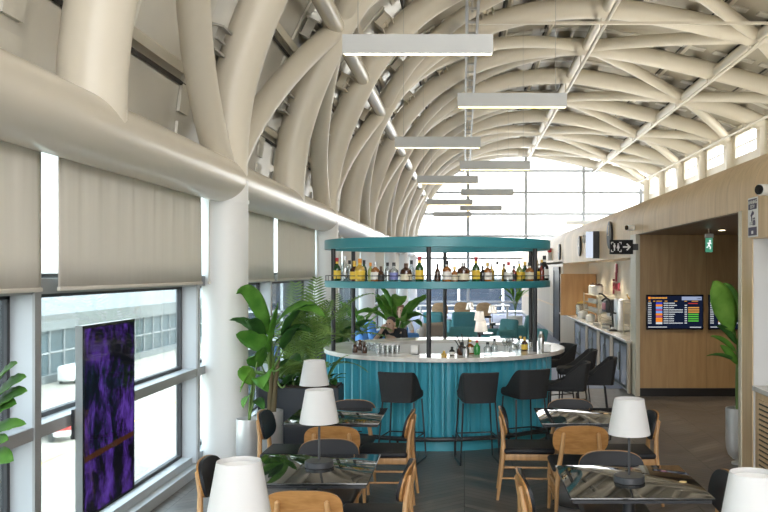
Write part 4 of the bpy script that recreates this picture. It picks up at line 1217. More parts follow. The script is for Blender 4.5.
# ------------------------------------------------------------------ departure boards
def board(x0, x1, zb, zt, y, label):
    W, Hh = x1-x0, zt-zb
    t = thing('departure_board', label, 'screen', (x0, y, zb), 0, 'departure boards on the corridor wall')
    MB().box(0, W, -.05, 0, 0, Hh).build('casing', M['screen_black'], t, smooth=0, bevel=.006)
    MB().box(.018, W-.018, -.053, -.05, .02, Hh-.018).build('display', M['board'], t, smooth=0)
    sx = (W-.036)/610; sz = (Hh-.038)/345
    def q(mb, a, b, c, d): mb.box(.018+a*sx, .018+b*sx, -.056, -.053, .02+(345-d)*sz, .02+(345-c)*sz)
    def Q(name, mat, rects):
        mb = MB()
        for r in rects: q(mb, *r)
        mb.build(name, M[mat], t, smooth=0)
    rg = random.Random(4)
    rows = [72+23.4*k for k in range(11)]
    Q('airline_icon', 't_logo', [(8, 36, 10, 34)])
    Q('board_title', 't_orange', [(44+k*16, 56+k*16, 14, 30) for k in range(11)])
    Q('header_bar', 't_pale', [(380, 600, 8, 46)])
    Q('clock_digits', 'board', [(545+k*13, 554+k*13, 20, 36) for k in range(4)])
    Q('column_heads', 't_amber', [(10, 36, 52, 60), (64, 86, 52, 60), (100, 160, 52, 60), (190, 220, 52, 60), (300, 330, 52, 60), (410, 436, 52, 60), (490, 560, 52, 60)])
    for i, r in enumerate(rows[:10]):
        wht = []
        for k in range(4): wht.append((6+k*10, 13+k*10, r, r+11))
        for k in range(5): wht.append((180+k*11, 188+k*11, r, r+11))
        for k in range(rg.choice((5, 6, 8, 14))): wht.append((240+k*11, 248+k*11, r+1, r+11))
        if i: 
            for k in range(3): wht.append((412+k*9, 419+k*9, r, r+11))
        Q('text_row', 't_white', wht)
    wht = []
    for k in range(20): wht.append((8+k*10.5, 16+k*10.5, 326, 335))
    for k in range(11): wht.append((470+k*11.5, 479+k*11.5, 328, 337))
    Q('footer_text', 't_white', wht)
    cols = ['t_logoblue', 't_logo', 't_blue', 't_violet', 't_blue', 't_logo', 't_violet', 't_logo', 't_logo', 't_white']
    for c in sorted(set(cols)): Q('airline_tiles', c, [(94, 164, rows[i]-4, rows[i]+17) for i in range(10) if cols[i] == c])
    Q('status_red', 't_red', [(450, 556, rows[0]+3, rows[0]+13)])
    Q('status_amber', 't_amber', [(450, 572, rows[i], rows[i]+13) for i in (2, 3, 4)])
    Q('status_green', 't_green', [(450, 566, rows[i], rows[i]+13) for i in (5, 6, 7, 8)])
board(2.925, 3.845, 1.075, 1.635, 13.69, 'departure board screen fully in view on the brown corridor wall')
board(3.925, 4.845, 1.075, 1.635, 13.69, 'departure board screen partly covered by the big upright leaf')

# restroom sign
t = thing('restroom_sign', 'black projecting sign with white restroom figures and a white arrow', 'sign', (2.52, 13.62, 2.40))
MB().box(-.185, .185, -.03, .03, -.115, .115).build('sign_board', M['sign_black'], t, smooth=0, bevel=.004)
MB().box(.185, .27, -.012, .012, -.05, .05).build('wall_mount', M['blackmetal'], t, smooth=0)
mb = MB()
mb.prism([(.02,-.013),(.105,-.013),(.072,-.046),(.092,-.058),(.148,0),(.092,.058),(.072,.046),(.105,.013),(.02,.013)], (0,-.031,0), (1,0,0), (0,0,1), (0,-.003,0))
mb.build('arrow', M['sign_white'], t, smooth=0)
mb = MB(); o_ = (-.085, -.031, 0)
for sx in (-1, 1):
    for sz in (-1, 1):
        mb.prism([(sx*.084, sz*.080), (sx*.046, sz*.080), (sx*.046, sz*.068), (sx*.072, sz*.068), (sx*.072, sz*.044), (sx*.084, sz*.044)], o_, (1,0,0), (0,0,1), (0,-.003,0))
mb.build('corner_frame', M['sign_white'], t, smooth=0)
mb = MB()
for cx, dress in ((-.030, 0), (.030, 1)):
    mb.prism([(cx+.013*math.cos(a), .046+.013*math.sin(a)) for a in [2*PI*k/12 for k in range(12)]], o_, (1,0,0), (0,0,1), (0,-.003,0))
    if not dress: mb.prism([(cx-.020,.030),(cx+.020,.030),(cx+.016,-.005),(cx+.010,-.008),(cx+.009,-.060),(cx-.009,-.060),(cx-.010,-.008),(cx-.016,-.005)], o_, (1,0,0), (0,0,1), (0,-.003,0))
    else: mb.prism([(cx-.014,.030),(cx+.014,.030),(cx+.024,-.022),(cx+.010,-.022),(cx+.009,-.060),(cx-.009,-.060),(cx-.010,-.022),(cx-.024,-.022)], o_, (1,0,0), (0,0,1), (0,-.003,0))
mb.build('restroom_figures', M['sign_white'], t, smooth=0)

# emergency exit sign in the corridor
Yx = 12.0; t = thing('exit_sign', 'small green emergency exit sign hanging under the corridor ceiling', 'sign', (X(709, Yx), Yx, 2.38))
MB().box(-.055, .055, -.03, .03, .10, .16).build('lamp_housing', M['sign_white'], t, smooth=0)
MB().box(-.05, .05, -.006, .006, -.10, .10).build('sign_panel', M['exit_green'], t, smooth=0)
MB().tube([(0,0,.16), (0,0,.225)], .008, n=8).build('hanger', M['steelgrey'], t)
mb = MB(); o_ = (0, -.0065, 0)
mb.prism([(.012+.014*math.cos(a), .060+.014*math.sin(a)) for a in [2*PI*k/12 for k in range(12)]], o_, (1,0,0), (0,0,1), (0,-.002,0))
mb.prism([(-.03,.030),(.02,.042),(.034,.018),(.026,.012),(.012,.026),(.006,.0),(.026,-.03),(.018,-.06),(.006,-.056),(.012,-.030),(-.008,-.012),(-.022,-.040),(-.040,-.036),(-.038,-.026),(-.026,-.026),(-.010,.008),(-.012,.026),(-.026,.018)], o_, (1,0,0), (0,0,1), (0,-.002,0))
mb.build('running_figure', M['sign_lit'], t, smooth=0)

# warning poster on the oak pier / header, camera above it
t = thing('warning_poster', 'white warning sign with dark blue bands and pictograms on the oak pier', 'sign', (2.775, 8.15, 0))
z0, z1 = 2.335, 2.715; y0, y1 = -.135, .135
MB().box(-.008, .0, y0, y1, z0, z1).build('sign_plate', M['sign_white'], t, smooth=0, bevel=.002)
for za, zb_ in ((z1-.115, z1-.015), (z0+.015, z0+.095)): MB().box(-.010, -.008, y0+.018, y1-.018, za, zb_).build('dark_band', M['sign_navy'], t, smooth=0)
rot = (PI/2, 0, -PI/2)
text_mesh('WARNING', .050, 'band_text', M['sign_white'], t, (-.011, 0, z1-.047), rot)
text_mesh('CCTV', .046, 'band_text', M['sign_white'], t, (-.011, 0, z1-.090), rot)
mb = MB(); o_ = (-.008, 0, (z0+z1)/2-.01)
def pr(poly): mb.prism(poly, o_, (0,-1,0), (0,0,1), (-.003,0,0))
pr([(-.05,.03),(.0,.072),(.022,.048),(-.03,.004)]); pr([(.005,.044),(.03,.065),(.036,.04),(.018,.03)]); pr([(-.03,.0),(-.012,.012),(-.012,-.03),(-.03,-.03)])
for cx in (.022, .058): pr([(cx-.012,-.02),(cx+.012,-.02),(cx+.012,-.07),(cx-.012,-.07)]); pr([(cx+.010*math.cos(a), -.005+.010*math.sin(a)) for a in [2*PI*k/10 for k in range(10)]])
mb.build('pictogram', M['sign_navy'], t, smooth=0)
mb = MB()
for k in range(2):
    for j in range(7): mb.box(-.010, -.008, -.085+j*.025, -.068+j*.025, z0+.118+k*.016, z0+.126+k*.016)
mb.build('small_print', M['alugrey'], t, smooth=0)
MB().box(-.012, -.010, -.025, .025, z0+.03, z0+.06).build('white_mark', M['sign_white'], t, smooth=0)

def bullet_camera(loc, label, s=1.0):
    t = thing('security_camera', label, 'camera', loc)
    MB().box(.0, .045, -.04*s, .04*s, -.04*s, .04*s).build('wall_plate', M['white'], t, smooth=0, bevel=.005)
    MB().tube([(.03, .03*s, 0), (-.10*s, -.03*s, 0)], .052*s, n=20).build('body', M['white'], t)
    MB().tube([(-.10*s, -.03*s, 0), (-.115*s, -.037*s, 0)], .044*s, n=20).build('lens', M['screen_black'], t)
bullet_camera((2.74, 7.62, 2.735), 'white bullet security camera with black lens above the warning sign')
bullet_camera((2.74, 13.85, 2.72), 'small white security camera at the header corner above the restroom sign', .9)

# wall clocks on the header, and projecting light box
def clock(y, z, r, label):
    t = thing('wall_clock', label, 'clock', (XW, y, z), 0, 'round dark clocks on the oak header')
    R = Matrix.Rotation(-PI/2, 4, 'Y')
    def L(prof, n=36):
        m = MB().lathe(prof, n=n); m.v = [tuple(R @ Vector(v)) for v in m.v]; return m
    L([(r, 0), (r, .035), (r-.02, .04)]).build('case', M['blackmetal'], t)
    L([(r-.015, .036), (0, .036)]).build('dial', M['sign_black'], t)
    MB().box(-.043, -.038, -.006, .006, 0, r*.7).box(-.043, -.038, 0, r*.5, -.006, .006).build('hands', M['brass'], t, smooth=0)
clock(16.1, 2.70, .26, 'round dark clock on the oak header just above the restroom sign')
clock(20.3, 2.62, .24, 'round dark clock on the oak header beyond the white light box')
clock(24.6, 2.58, .23, 'round dark clock on the oak header farthest along, by the bar shelf end')
t = thing('light_box', 'white projecting rectangular light box on the oak header between the clocks', 'sign', (2.62, 17.5, 2.56))
MB().box(-.11, .03, -.04, .03, -.27, .27).build('lit_face', M['lightbox'], t, smooth=0)
MB().box(.03, .165, -.05, .06, -.28, .28).build('dark_case', M['blackmetal'], t, smooth=0)
t = thing('wall_speaker', 'small grey wall speaker on the oak header beside the light box', 'speaker', (2.72, 19.0, 2.74))
MB().rbox(-.06, .06, -.06, .06, -.09, .09, .02).build('body', M['steelgrey'], t); MB().rbox(-.064, -.05, -.045, .045, -.07, .07, .005).build('grille', M['blackmetal'], t)
t = thing('fire_alarm', 'small red and white fire alarm fixture at the far end of the oak header', 'alarm', (2.72, 27.0, 2.62))
MB().rbox(-.06, .07, -.1, .1, -.25, .0, .02).build('body', M['white'], t); MB().rbox(-.07, .06, -.08, .08, .0, .14, .03).build('beacon', M['red'], t)

# wall logo in the recess
t = thing('wall_logo', 'wine red lettering with a tall bass neck on the cream recess wall', 'sign', (3.495, 19.35, 0))
o = text_mesh('jazz', .40, 'lettering', M['logo_red'], t, (-.03, .0, 1.70), (PI/2, 0, -PI/2), .02); o.scale = (1.35, 1, 1)
MB().box(-.05, -.01, -.03, .03, 1.78, 2.02).build('neck', M['logo_red'], t, smooth=0)
MB().box(-.055, -.01, -.0, .075, 2.0, 2.19).build('head_white', M['white'], t, smooth=0)
MB().box(-.05, -.01, -.085, .0, 1.98, 2.18).build('head_dark', M['logo_red'], t, smooth=0)

# ------------------------------------------------------------------ service counter
t = thing('service_counter', 'long oak fronted service counter against the cream recess wall', 'counter', (0,0,0))
segs = [(13.98,14.1),(15.45,15.75),(16.95,17.3),(18.6,18.9),(20.8,23.84)]
for a, b in segs: MB().box(2.70, 2.74, a, b, 0, .83).build('front_panel', M['oak_floor'], t, smooth=0)
MB().box(3.30, 3.48, 13.99, 23.84, 0, .82).build('back_carcass', M['oak_floor'], t, smooth=0)
MB().box(2.67, 3.49, 13.99, 23.84, .83, .87).build('counter_top', M['stone'], t, smooth=0, bevel=.006)
labs = ['glass door undercounter fridge nearest the corridor jamb', 'glass door undercounter fridge, second from the corridor jamb', 'glass door undercounter fridge, third from the corridor jamb', 'glass door undercounter fridge farthest from the corridor jamb']
for (a, b), lab in zip([(14.12,15.43),(15.77,16.93),(17.32,18.58),(18.92,20.78)], labs):
    t = thing('undercounter_fridge', lab, 'fridge', (2.74, a, 0), 0, 'glass fronted fridges under the service counter'); Wf = b-a
    MB().box(.0, .5, 0, Wf, .03, .81).build('cabinet_body', M['blackmetal'], t, smooth=0)
    for k in range(2):
        y0, y1 = Wf*k/2+.01, Wf*(k+1)/2-.01
        mb = MB(); mb.box(-.035, 0, y0, y1, .06, .10); mb.box(-.035, 0, y0, y1, .74, .79); mb.box(-.035, 0, y0, y0+.05, .10, .74); mb.box(-.035, 0, y1-.05, y1, .10, .74)
        d = mb.build('door', M['blackmetal'], t, smooth=0)
        MB().box(-.03, -.02, y0+.05, y1-.05, .10, .74).build('door_glass', M['fridgeglass'], d, smooth=0)
        hy = y1-.03 if k == 0 else y0+.03
        MB().tube([(-.055, hy, .3), (-.055, hy, .6)], .010, n=8).build('handle', M['steel'], d)
    MB().box(.0, .03, .02, Wf-.02, 0, .03).build('kick_plate', M['alugrey'], t, smooth=0)
CZ = .87
def rack(y0, y1, label, levels=(.22, .42, .60), x0=2.95, x1=3.35):
    t = thing('shelf_rack', label, 'rack', ((x0+x1)/2, (y0+y1)/2, CZ)); a, b = (y1-y0)/2, (x1-x0)/2
    mb = MB()
    for sy in (-a, a):
        for sx in (-b, b): mb.tube([(sx, sy, 0), (sx, sy, levels[-1]+.03)], .012, n=8)
    mb.build('uprights', M['frame_light'], t)
    for z in levels: MB().box(-b, b, -a, a, z-.012, z).build('rack_shelf', M['frame_light'], t, smooth=0)
    return t
rack(18.6, 20.9, 'wide pale two tier rack of cups toward the orange oak partition')
rack(14.9, 15.7, 'tall pale rack carrying golden kettles beside the corridor jamb', (.16, .38, .58))
def jar(x, y, z, r, h, label, body, lid, name='jar', cat='jar', group=None):
    o = MB().lathe([(r*.92, 0), (r, h*.05), (r, h*.78), (r*.7, h*.88)], n=20).build(name, body)
    MB().lathe([(r*.74, h*.88), (r*.74, h*.97), (r*.25, h*.99), (r*.2, h*1.06), (0, h*1.08)], n=16).build('lid', lid, o)
    o.location = (x, y, z); tag(o, label, cat, group); return o
for k, (y, lab) in enumerate(((20.55, 'white lidded canister on the wide cup rack, closest to the orange partition'), (20.1, 'white lidded canister in the middle of the three on the wide cup rack'), (19.65, 'white lidded canister on the wide cup rack, closest to the viewer'))):
    jar(3.12, y, CZ+.60, .11, .25, lab, M['white'], CAP['brown'], 'canister', 'canister', 'white canisters on the cup rack')
jar(3.05, 22.0, CZ, .16, .36, 'glass biscuit jar in front of the orange oak partition', B['clear'], CAP['gold'])
jar(2.92, 20.9, CZ, .12, .18, 'low white pot on the counter at the foot of the cup rack', M['white'], M['white'], 'pot', 'pot')
jar(2.90, 19.5, CZ, .11, .17, 'white pot on the counter edge in front of the cup rack', M['white'], M['white'], 'pot', 'pot')
c0 = None
for y in [18.8+.16*k for k in range(12)]:
    for z in (.22, .42):
        if c0 is None: c0 = MB().lathe([(.03, 0), (.045, .08), (.042, .08), (.028, .005), (0, .005)], n=14).build('cup', M['white']); o = c0
        else: o = c0.copy(); COL.objects.link(o)
        o.location = (3.05+random.uniform(-.03, .03), y, CZ+z); tag(o, 'white cup among the rows on the wide cup rack of the service counter', 'cup', 'white cups on the cup rack')
def kettle(x, y, z, label, mat):
    t = thing('kettle', label, 'kettle', (x, y, z), 0, 'golden kettles on the tall rack')
    MB().lathe([(.075, 0), (.085, .02), (.08, .10), (.05, .14), (.02, .15), (.015, .17), (0, .175)], n=20).build('body', mat, t)
    MB().tube(bez((-.07, 0, .06), (-.12, 0, .07), (-.13, 0, .15), 6), [.016, .014, .012, .011, .010, .009, .008], n=8).build('spout', mat, t)
    MB().tube(bez((-.05, 0, .13), (.0, 0, .28), (.07, 0, .12), 8), .008, n=8).build('handle', CAP['brown'], t)
kettle(3.1, 15.05, CZ+.58, 'golden kettle on the tall rack, closest to the corridor jamb', CAP['gold'])
kettle(3.1, 15.48, CZ+.58, 'golden kettle on the tall rack, farther from the corridor jamb', CAP['gold'])
t = thing('coffee_machine', 'black and red coffee machine on the service counter between the two racks', 'coffee machine', (3.10, 17.5, CZ))
MB().rbox(-.22, .22, -.28, .28, .30, .56, .03).build('machine_head', M['blackmetal'], t); MB().rbox(.02, .22, -.28, .28, 0, .30, .02).build('machine_back', M['steel'], t)
MB().rbox(-.22, .04, -.28, .28, 0, .06, .015).build('drip_tray', M['blackmetal'], t); MB().rbox(-.232, -.215, -.2, .2, .36, .50, .01).build('red_panel', M['logo_red'], t)
for y in (-.12, .12): MB().tube([(-.12, y, .30), (-.12, y, .22)], .02, n=10).build('spout', M['steel'], t)
MB().tube(bez((-.05, .25, .5), (-.2, .3, .7), (-.3, .1, .68), 6), .018, n=8).build('hose', M['blackmetal'], t)
t = thing('drink_dispenser', 'tall steel drink dispenser with taps beside the tall rack', 'dispenser', (3.05, 16.35, CZ))
MB().rbox(-.14, .16, -.18, .18, 0, .62, .03).build('body', M['steel'], t); MB().rbox(-.28, -.13, -.16, .16, 0, .03, .01).build('drip_tray', M['blackmetal'], t)
for y in (-.09, .09): MB().tube([(-.14, y, .34), (-.21, y, .34), (-.215, y, .28)], .014, n=8).build('tap', M['blackmetal'], t)
t = thing('water_tap', 'black arched water tap rising from the service counter', 'tap', (2.95, 16.85, CZ))
MB().tube(bez((0,0,0), (0,0,.8), (-.22, .0, .55), 10), .02, n=10).build('spout', M['blackmetal'], t); MB().lathe([(.04, 0), (.035, .04)], n=16).build('base', M['steel'], t)
t = thing('juice_machine', 'white boxy machine on the counter right at the corridor jamb', 'machine', (2.98, 14.35, CZ))
MB().rbox(-.14, .2, -.16, .16, .12, .58, .03).build('body', M['white'], t); MB().rbox(-.10, .2, -.16, .16, 0, .12, .02).build('base', M['blackmetal'], t)
MB().rbox(-.15, -.135, -.10, .10, .30, .50, .005).build('display', M['screen_black'], t)
for (y, lab) in ((17.05, 'pale saucer stack on the counter edge by the steel dispenser'), (18.2, 'pale saucer stack on the counter edge by the coffee machine')):
    t = thing('plate_stack', lab, 'plate', (2.84, y, CZ))
    for k in range(4): MB().lathe([(.05, 0), (.085, .014), (.083, .016), (0, .006)], (0,0,k*.012), n=20).build('plate', M['white'], t)
mb = MB()
for k in range(7):
    t = thing('downlight', 'small warm downlight in the recess ceiling, %s from the corridor jamb' % ORD[k], 'ceiling light', (3.05, 14.9+1.3*k, 2.26), 0, 'downlights over the service counter')
    MB().lathe([(.05, -.004), (.06, -.004), (.06, 0)], n=20, caps=False).build('trim_ring', M['white'], t); MB().lathe([(0, -.002), (.05, -.002)], n=20).build('lens', M['downlight'], t)
for (x_, y_, lab) in ((3.7, 10.2, 'nearer the mouth and the viewer'), (3.7, 12.2, 'at the mouth by the boards'), (5.4, 10.2, 'deeper in, nearer the viewer'), (5.4, 12.2, 'deeper in, by the boards')):  # corridor fittings are added, to brighten its walls
  t = thing('downlight', 'added warm downlight in the dark corridor ceiling, '+lab, 'ceiling light', (x_, y_, 2.6), 0, 'added downlights in the corridor')
  MB().lathe([(.05, -.004), (.06, -.004), (.06, 0)], n=20, caps=False).build('trim_ring', M['white'], t); MB().lathe([(0, -.002), (.05, -.002)], n=20).build('lens', M['downlight'], t)

# ------------------------------------------------------------------ far lounge
def make_armchair(mat):
    t = thing('armchair', '', 'armchair')
    MB().rbox(-.30, .30, -.28, .34, .22, .42, .06).build('seat', mat, t, smooth=60)
    R = Matrix.Translation((0, -.30, .30)) @ Matrix.Rotation(math.radians(12), 4, 'X')
    MB().rbox(-.34, .34, -.09, .09, 0, .58, .07, R).build('backrest', mat, t, smooth=60)
    for sx in (-1, 1): MB().rbox(sx*.34-.06, sx*.34+.06, -.30, .30, .22, .60, .055).build('arm', mat, t, smooth=60)
    for sx in (-1, 1):
        for sy in (-1, 1): MB().tube([(sx*.27, sy*.25, .24), (sx*.31, sy*.29, 0)], [.022, .014], n=10).build('leg', M['chairleg'], t)
    return t
protos = {}
def armchair(px, Y, rz, col, label, grp, s=1.0):
    if col not in protos: protos[col] = make_armchair(M[col]); t = protos[col]
    else: t = copy_tree(protos[col])
    t.location = (X(px, Y), Y, 0); t.rotation_euler = (0, 0, rz); t.scale = (s, s, s); tag(t, label, 'armchair', grp)
G1 = 'teal armchairs in the far lounge'
armchair(463, 18.2, PI, 'armteal', 'teal armchair largest in the lounge, right behind the two stacked looking lampshades', G1, .92)
armchair(450, 19.8, -PI/2+.3, 'armteal', 'teal armchair in profile nearest the rear bar post, facing the lampshades', G1, .95)
armchair(461, 24.5, .2, 'armteal', 'teal high armchair back in the middle of the lounge below the far lampshade', G1, 1.0)
armchair(498, 21.5, 2.2, 'armteal', 'teal armchair beneath the lone lampshade on a stem', G1, .92)
armchair(514, 22.0, PI/2, 'armteal', 'teal armchair in profile by the white potted plant, facing the lampshades', G1, 1.0)
armchair(524, 18.2, PI/2+.5, 'armteal', 'teal armchair cut off by the black posts near the pale walkway', G1, .9)
armchair(438, 26.0, -.4, 'armteal', 'teal armchair far back near the window wall end', G1, .92)
G2 = 'blue armchairs by the window wall'
armchair(380, 16.8, -1.2, 'armblue', 'bright blue armchair by the windows beside the bent head', G2, 1.05)
armchair(382, 19.6, -1.0, 'armblue', 'bright blue armchair by the windows, farther back than the other blue ones', G2, 1.05)
armchair(361, 14.6, -1.4, 'armblue', 'bright blue armchair low among the palm leaves', G2, 1.0)
armchair(420, 18.5, .8, 'armbeige', 'taupe armchair with a patterned cushion by the front bar post', 'taupe armchair', 1.05)
t = thing('cushion', 'small patterned cushion on the taupe armchair', 'cushion', (X(420, 18.5)-.02, 18.48, .44), .8)
MB().rbox(-.2, .2, -.22, -.10, 0, .34, .05).build('cover', M['cloth_white'], t, smooth=60); MB().box(-.16, .16, -.098, -.094, .10, .16).box(-.16, .16, -.098, -.094, .22, .26).build('stripe', M['logo_red'], t, smooth=0)
LOUNGE_LAMPS = []
def lounge_table(x, Y, label, top='stone', h=.55):
    t = thing('lounge_table', label, 'table', (x, Y, 0), 0, 'small tables in the far lounge')
    MB().lathe([(.30, h-.025), (.31, h-.02), (.31, h)], n=32).build('tabletop', M[top], t); MB().tube([(0,0,.02), (0,0,h-.02)], .025, n=10).build('pedestal', M['blackmetal'], t); MB().lathe([(.2, 0), (.2, .012), (.03, .02)], n=28).build('base', M['blackmetal'], t)
    return t
for (px, py, lab, lt) in ((481, 331, 'white lampshade in the lounge, lower of the two one above the other', 'lounge table under the lower lampshade, seen just above the bar counter'), (479.5, 321, 'white lampshade in the lounge, upper of the two one above the other', 'lounge table under the upper one of the paired lampshades'),
                  (492.5, 314.5, 'white lampshade on a visible stem in the lounge, alone above teal chairs', 'lounge table carrying the lone lampshade on a stem'), (470, 311, 'white lampshade farthest away in the lounge, before the tan chairs', 'lounge table before the tan chairs, far back')):
    hT = .62; zc = hT+.36; Y = (H-zc)*F/(py-4-272) if py < 325 else 15.6
    x = X(px, Y); lounge_table(x, Y, lt, 'tabletop', hT)
    t = copy_tree(l0); t.location = (x, Y, hT); t['label'] = lab; LOUNGE_LAMPS.append((x, Y))
lounge_table(X(503, 19.6), 19.6, 'low dark table beside the lone lampshade in the lounge', 'tabletop', .5)
# long white tables at the end glass with tan chairs
t = thing('long_table', 'long white communal table before the far glass wall', 'table', (-.5, 31.5, 0))
MB().rbox(-1.2, 2.2, -.35, .35, .73, .77, .01).build('tabletop', M['white'], t)
for sx in (-1.1, 2.1): MB().box(sx-.03, sx+.03, -.3, .3, 0, .73).build('leg', M['white'], t, smooth=0)
def tan_chair(px, Y, label):
    global tc0
    if tc0 is None:
        t = thing('tub_chair', '', 'chair', (0,0,0), 0, 'tan backed chairs at the long white table'); tc0 = t
        MB().rbox(-.26, .26, -.24, .26, .40, .48, .03).build('seat', M['pad'], t); curved_panel(.28, .24, .70, -.26, .02, .9, .1).build('backrest', M['tan'], t)
        for sx in (-1, 1):
            for sy in (-1, 1): MB().tube([(sx*.2, sy*.2, .41), (sx*.24, sy*.24, 0)], [.02, .013], n=8).build('leg', M['chairleg'], t)
    else: t = copy_tree(tc0)
    t.location = (X(px, Y), Y, 0); t['label'] = label
tc0 = None
tan_chair(440, 29.5, 'tan backed chair at the long white table, closest to the windows')
tan_chair(462, 30.2, 'tan backed chair in the middle of the three at the long white table')
tan_chair(484, 29.8, 'tan backed chair at the long white table, closest to the green plant')

# ------------------------------------------------------------------ people
def skin_body(name, joints, edges, mat, parent=None, levels=1):
    names = list(joints); idx = {k: i for i, k in enumerate(names)}
    me = bpy.data.meshes.new(name)
    me.from_pydata([joints[k][:3] for k in names], [(idx[a], idx[b]) for a, b in edges], [])
    o = bpy.data.objects.new(name, me); COL.objects.link(o)
    m = o.modifiers.new('skin', 'SKIN'); m.use_smooth_shade = True
    sl = me.skin_vertices[0] if len(me.skin_vertices) else None
    if sl is None:
        bpy.context.view_layer.objects.active = o; me.attributes.new('skin_radius', 'FLOAT2', 'POINT')
    for k in names:
        r = joints[k][3]; rr = r if isinstance(r, tuple) else (r, r)
        me.skin_vertices[0].data[idx[k]].radius = rr
    me.skin_vertices[0].data[0].use_root = True
    s = o.modifiers.new('sub', 'SUBSURF'); s.levels = levels; s.render_levels = levels
    me.materials.append(mat)
    if parent: o.parent = parent
    return o
def person(loc, rz, label, shirt, trousers, hair, bend=.0, long_hair=False, hand_to_face=False):
    # seated, looking along +y; seat height .44
    t = thing('person', label, 'person', loc, rz)
    hy = .05+bend*.22; hz = 1.12-bend*.16
    J = {'pelvis': (0, 0, .50, (.15, .11)), 'waist': (0, .0+bend*.03, .66, (.125, .095)), 'chest': (0, .02+bend*.09, .84, (.15, .105)), 'neckbase': (0, .03+bend*.14, 1.0-bend*.03, (.07, .06)), 'neck': (0, hy-.02, hz-.08, .05),
         'jaw': (0, hy+.02, hz-.01, (.062, .07)), 'skull': (0, hy+.005, hz+.075, (.075, .09)), 'top': (0, hy, hz+.135, (.05, .06))}
    E = [('pelvis','waist'),('waist','chest'),('chest','neckbase'),('neckbase','neck'),('neck','jaw'),('jaw','skull'),('skull','top')]
    for s, n in ((-1,'l'),(1,'r')):
        cy = J['chest'][1]
        J['sh'+n] = (s*.18, cy+.02, .95-bend*.03, .055)
        if hand_to_face and s == 1:
            J['el'+n] = (s*.24, cy+.22, .78, .042); J['wr'+n] = (s*.10, hy+.14, hz-.08, .028); J['pa'+n] = (s*.075, hy+.12, hz-.01, (.035, .018))
        else:
            J['el'+n] = (s*.25, cy+.10, .70, .042); J['wr'+n] = (s*.15, cy+.32, .66, .028); J['pa'+n] = (s*.13, cy+.39, .66, (.035, .018))
        J['hi'+n] = (s*.10, .03, .48, .085); J['kn'+n] = (s*.13, .42, .50, .06); J['an'+n] = (s*.13, .40, .09, .04); J['fo'+n] = (s*.13, .47, .04, .035); J['to'+n] = (s*.14, .58, .03, .025)
        E += [('chest','sh'+n),('sh'+n,'el'+n),('el'+n,'wr'+n),('wr'+n,'pa'+n),('pelvis','hi'+n),('hi'+n,'kn'+n),('kn'+n,'an'+n),('an'+n,'fo'+n),('fo'+n,'to'+n)]
        pw = Vector(J['pa'+n][:3]); d = (pw-Vector(J['wr'+n][:3])).normalized(); sd = Vector((1,0,0)) if abs(d.x) < .7 else Vector((0,1,0))
        for q, (off, L) in enumerate(((-.027,.058),(-.009,.068),(.009,.064),(.027,.050))):
            a = pw+d*.03+sd*off; b = a+d*L*.5; c = b+d*L*.4+Vector((0,.0,-.018))
            J['f%d%s'%(q,n)] = (*a, .0095); J['g%d%s'%(q,n)] = (*b, .0085); J['h%d%s'%(q,n)] = (*c, .007)
            E += [('pa'+n,'f%d%s'%(q,n)),('f%d%s'%(q,n),'g%d%s'%(q,n)),('g%d%s'%(q,n),'h%d%s'%(q,n))]
        a = pw-d*.01-sd*.036*s; b = a+d*.03-sd*.018*s
        J['t0'+n] = (*a, .010); J['t1'+n] = (*b, .008); E += [('pa'+n,'t0'+n),('t0'+n,'t1'+n)]
    body = skin_body('body', J, E, M['skin'], t, 2)
    # face
    mb = MB(); mb.tube([(0, hy+.085, hz+.065), (0, hy+.108, hz+.03), (0, hy+.088, hz+.02)], [.007, .013, .006], n=8); mb.build('nose', M['skin'], t)
    for s in (-1, 1):
        MB().lathe([(0, -.011), (.008, -.008), (.011, 0), (.008, .008), (0, .011)], (s*.028, hy+.080, hz+.062), n=10).build('eye', M['hair_dark'], t)
        MB().rbox(s*.078-.008, s*.078+.008, hy-.02, hy+.015, hz+.02, hz+.08, .007).build('ear', M['skin'], t)
    MB().rbox(-.022, .022, hy+.074, hy+.090, hz-.012, hz-.002, .004).build('mouth', M['logo_red'], t)
    # hair cap
    HJ = {'a': (0, hy-.045, hz+.06, (.078, .062)), 'b': (0, hy-.02, hz+.12, (.082, .080)), 'c': (0, hy+.035, hz+.135, (.066, .045))}
    HE = [('a','b'),('b','c')]
    if long_hair: HJ['d'] = (0, hy-.06, hz-.06, (.085, .05)); HJ['e'] = (0, hy-.075, hz-.18, (.075, .035)); HE += [('a','d'),('d','e')]
    skin_body('hair', HJ, HE, hair, t, 2)
    SJ = {k: (J[k][0], J[k][1], J[k][2], tuple(x+.012 for x in (J[k][3] if isinstance(J[k][3], tuple) else (J[k][3],)*2))) for k in ('waist','chest','shl','shr','ell','elr')}
    SJ['hem'] = (0, 0, .52, (.168, .13)); SJ['collar'] = (0, J['neckbase'][1]-.005, J['neckbase'][2]-.03, (.085, .075))
    SJ = {k: SJ[k] for k in ('hem','waist','chest','collar','shl','shr','ell','elr')}
    skin_body('shirt', SJ, [('hem','waist'),('waist','chest'),('chest','collar'),('chest','shl'),('chest','shr'),('shl','ell'),('shr','elr')], shirt, t, 2)
    TJ = {k: (J[k][0], J[k][1], J[k][2], tuple(x+.012 for x in (J[k][3] if isinstance(J[k][3], tuple) else (J[k][3],)*2))) for k in ('pelvis','hil','hir','knl','knr','anl','anr')}
    skin_body('trousers', TJ, [('pelvis','hil'),('pelvis','hir'),('hil','knl'),('hir','knr'),('knl','anl'),('knr','anr')], trousers, t, 2)
    for s in (-1, 1): MB().rbox(s*.135-.05, s*.135+.05, .36, .62, 0, .075, .03).build('shoe', M['cloth_black'], t)
    return t
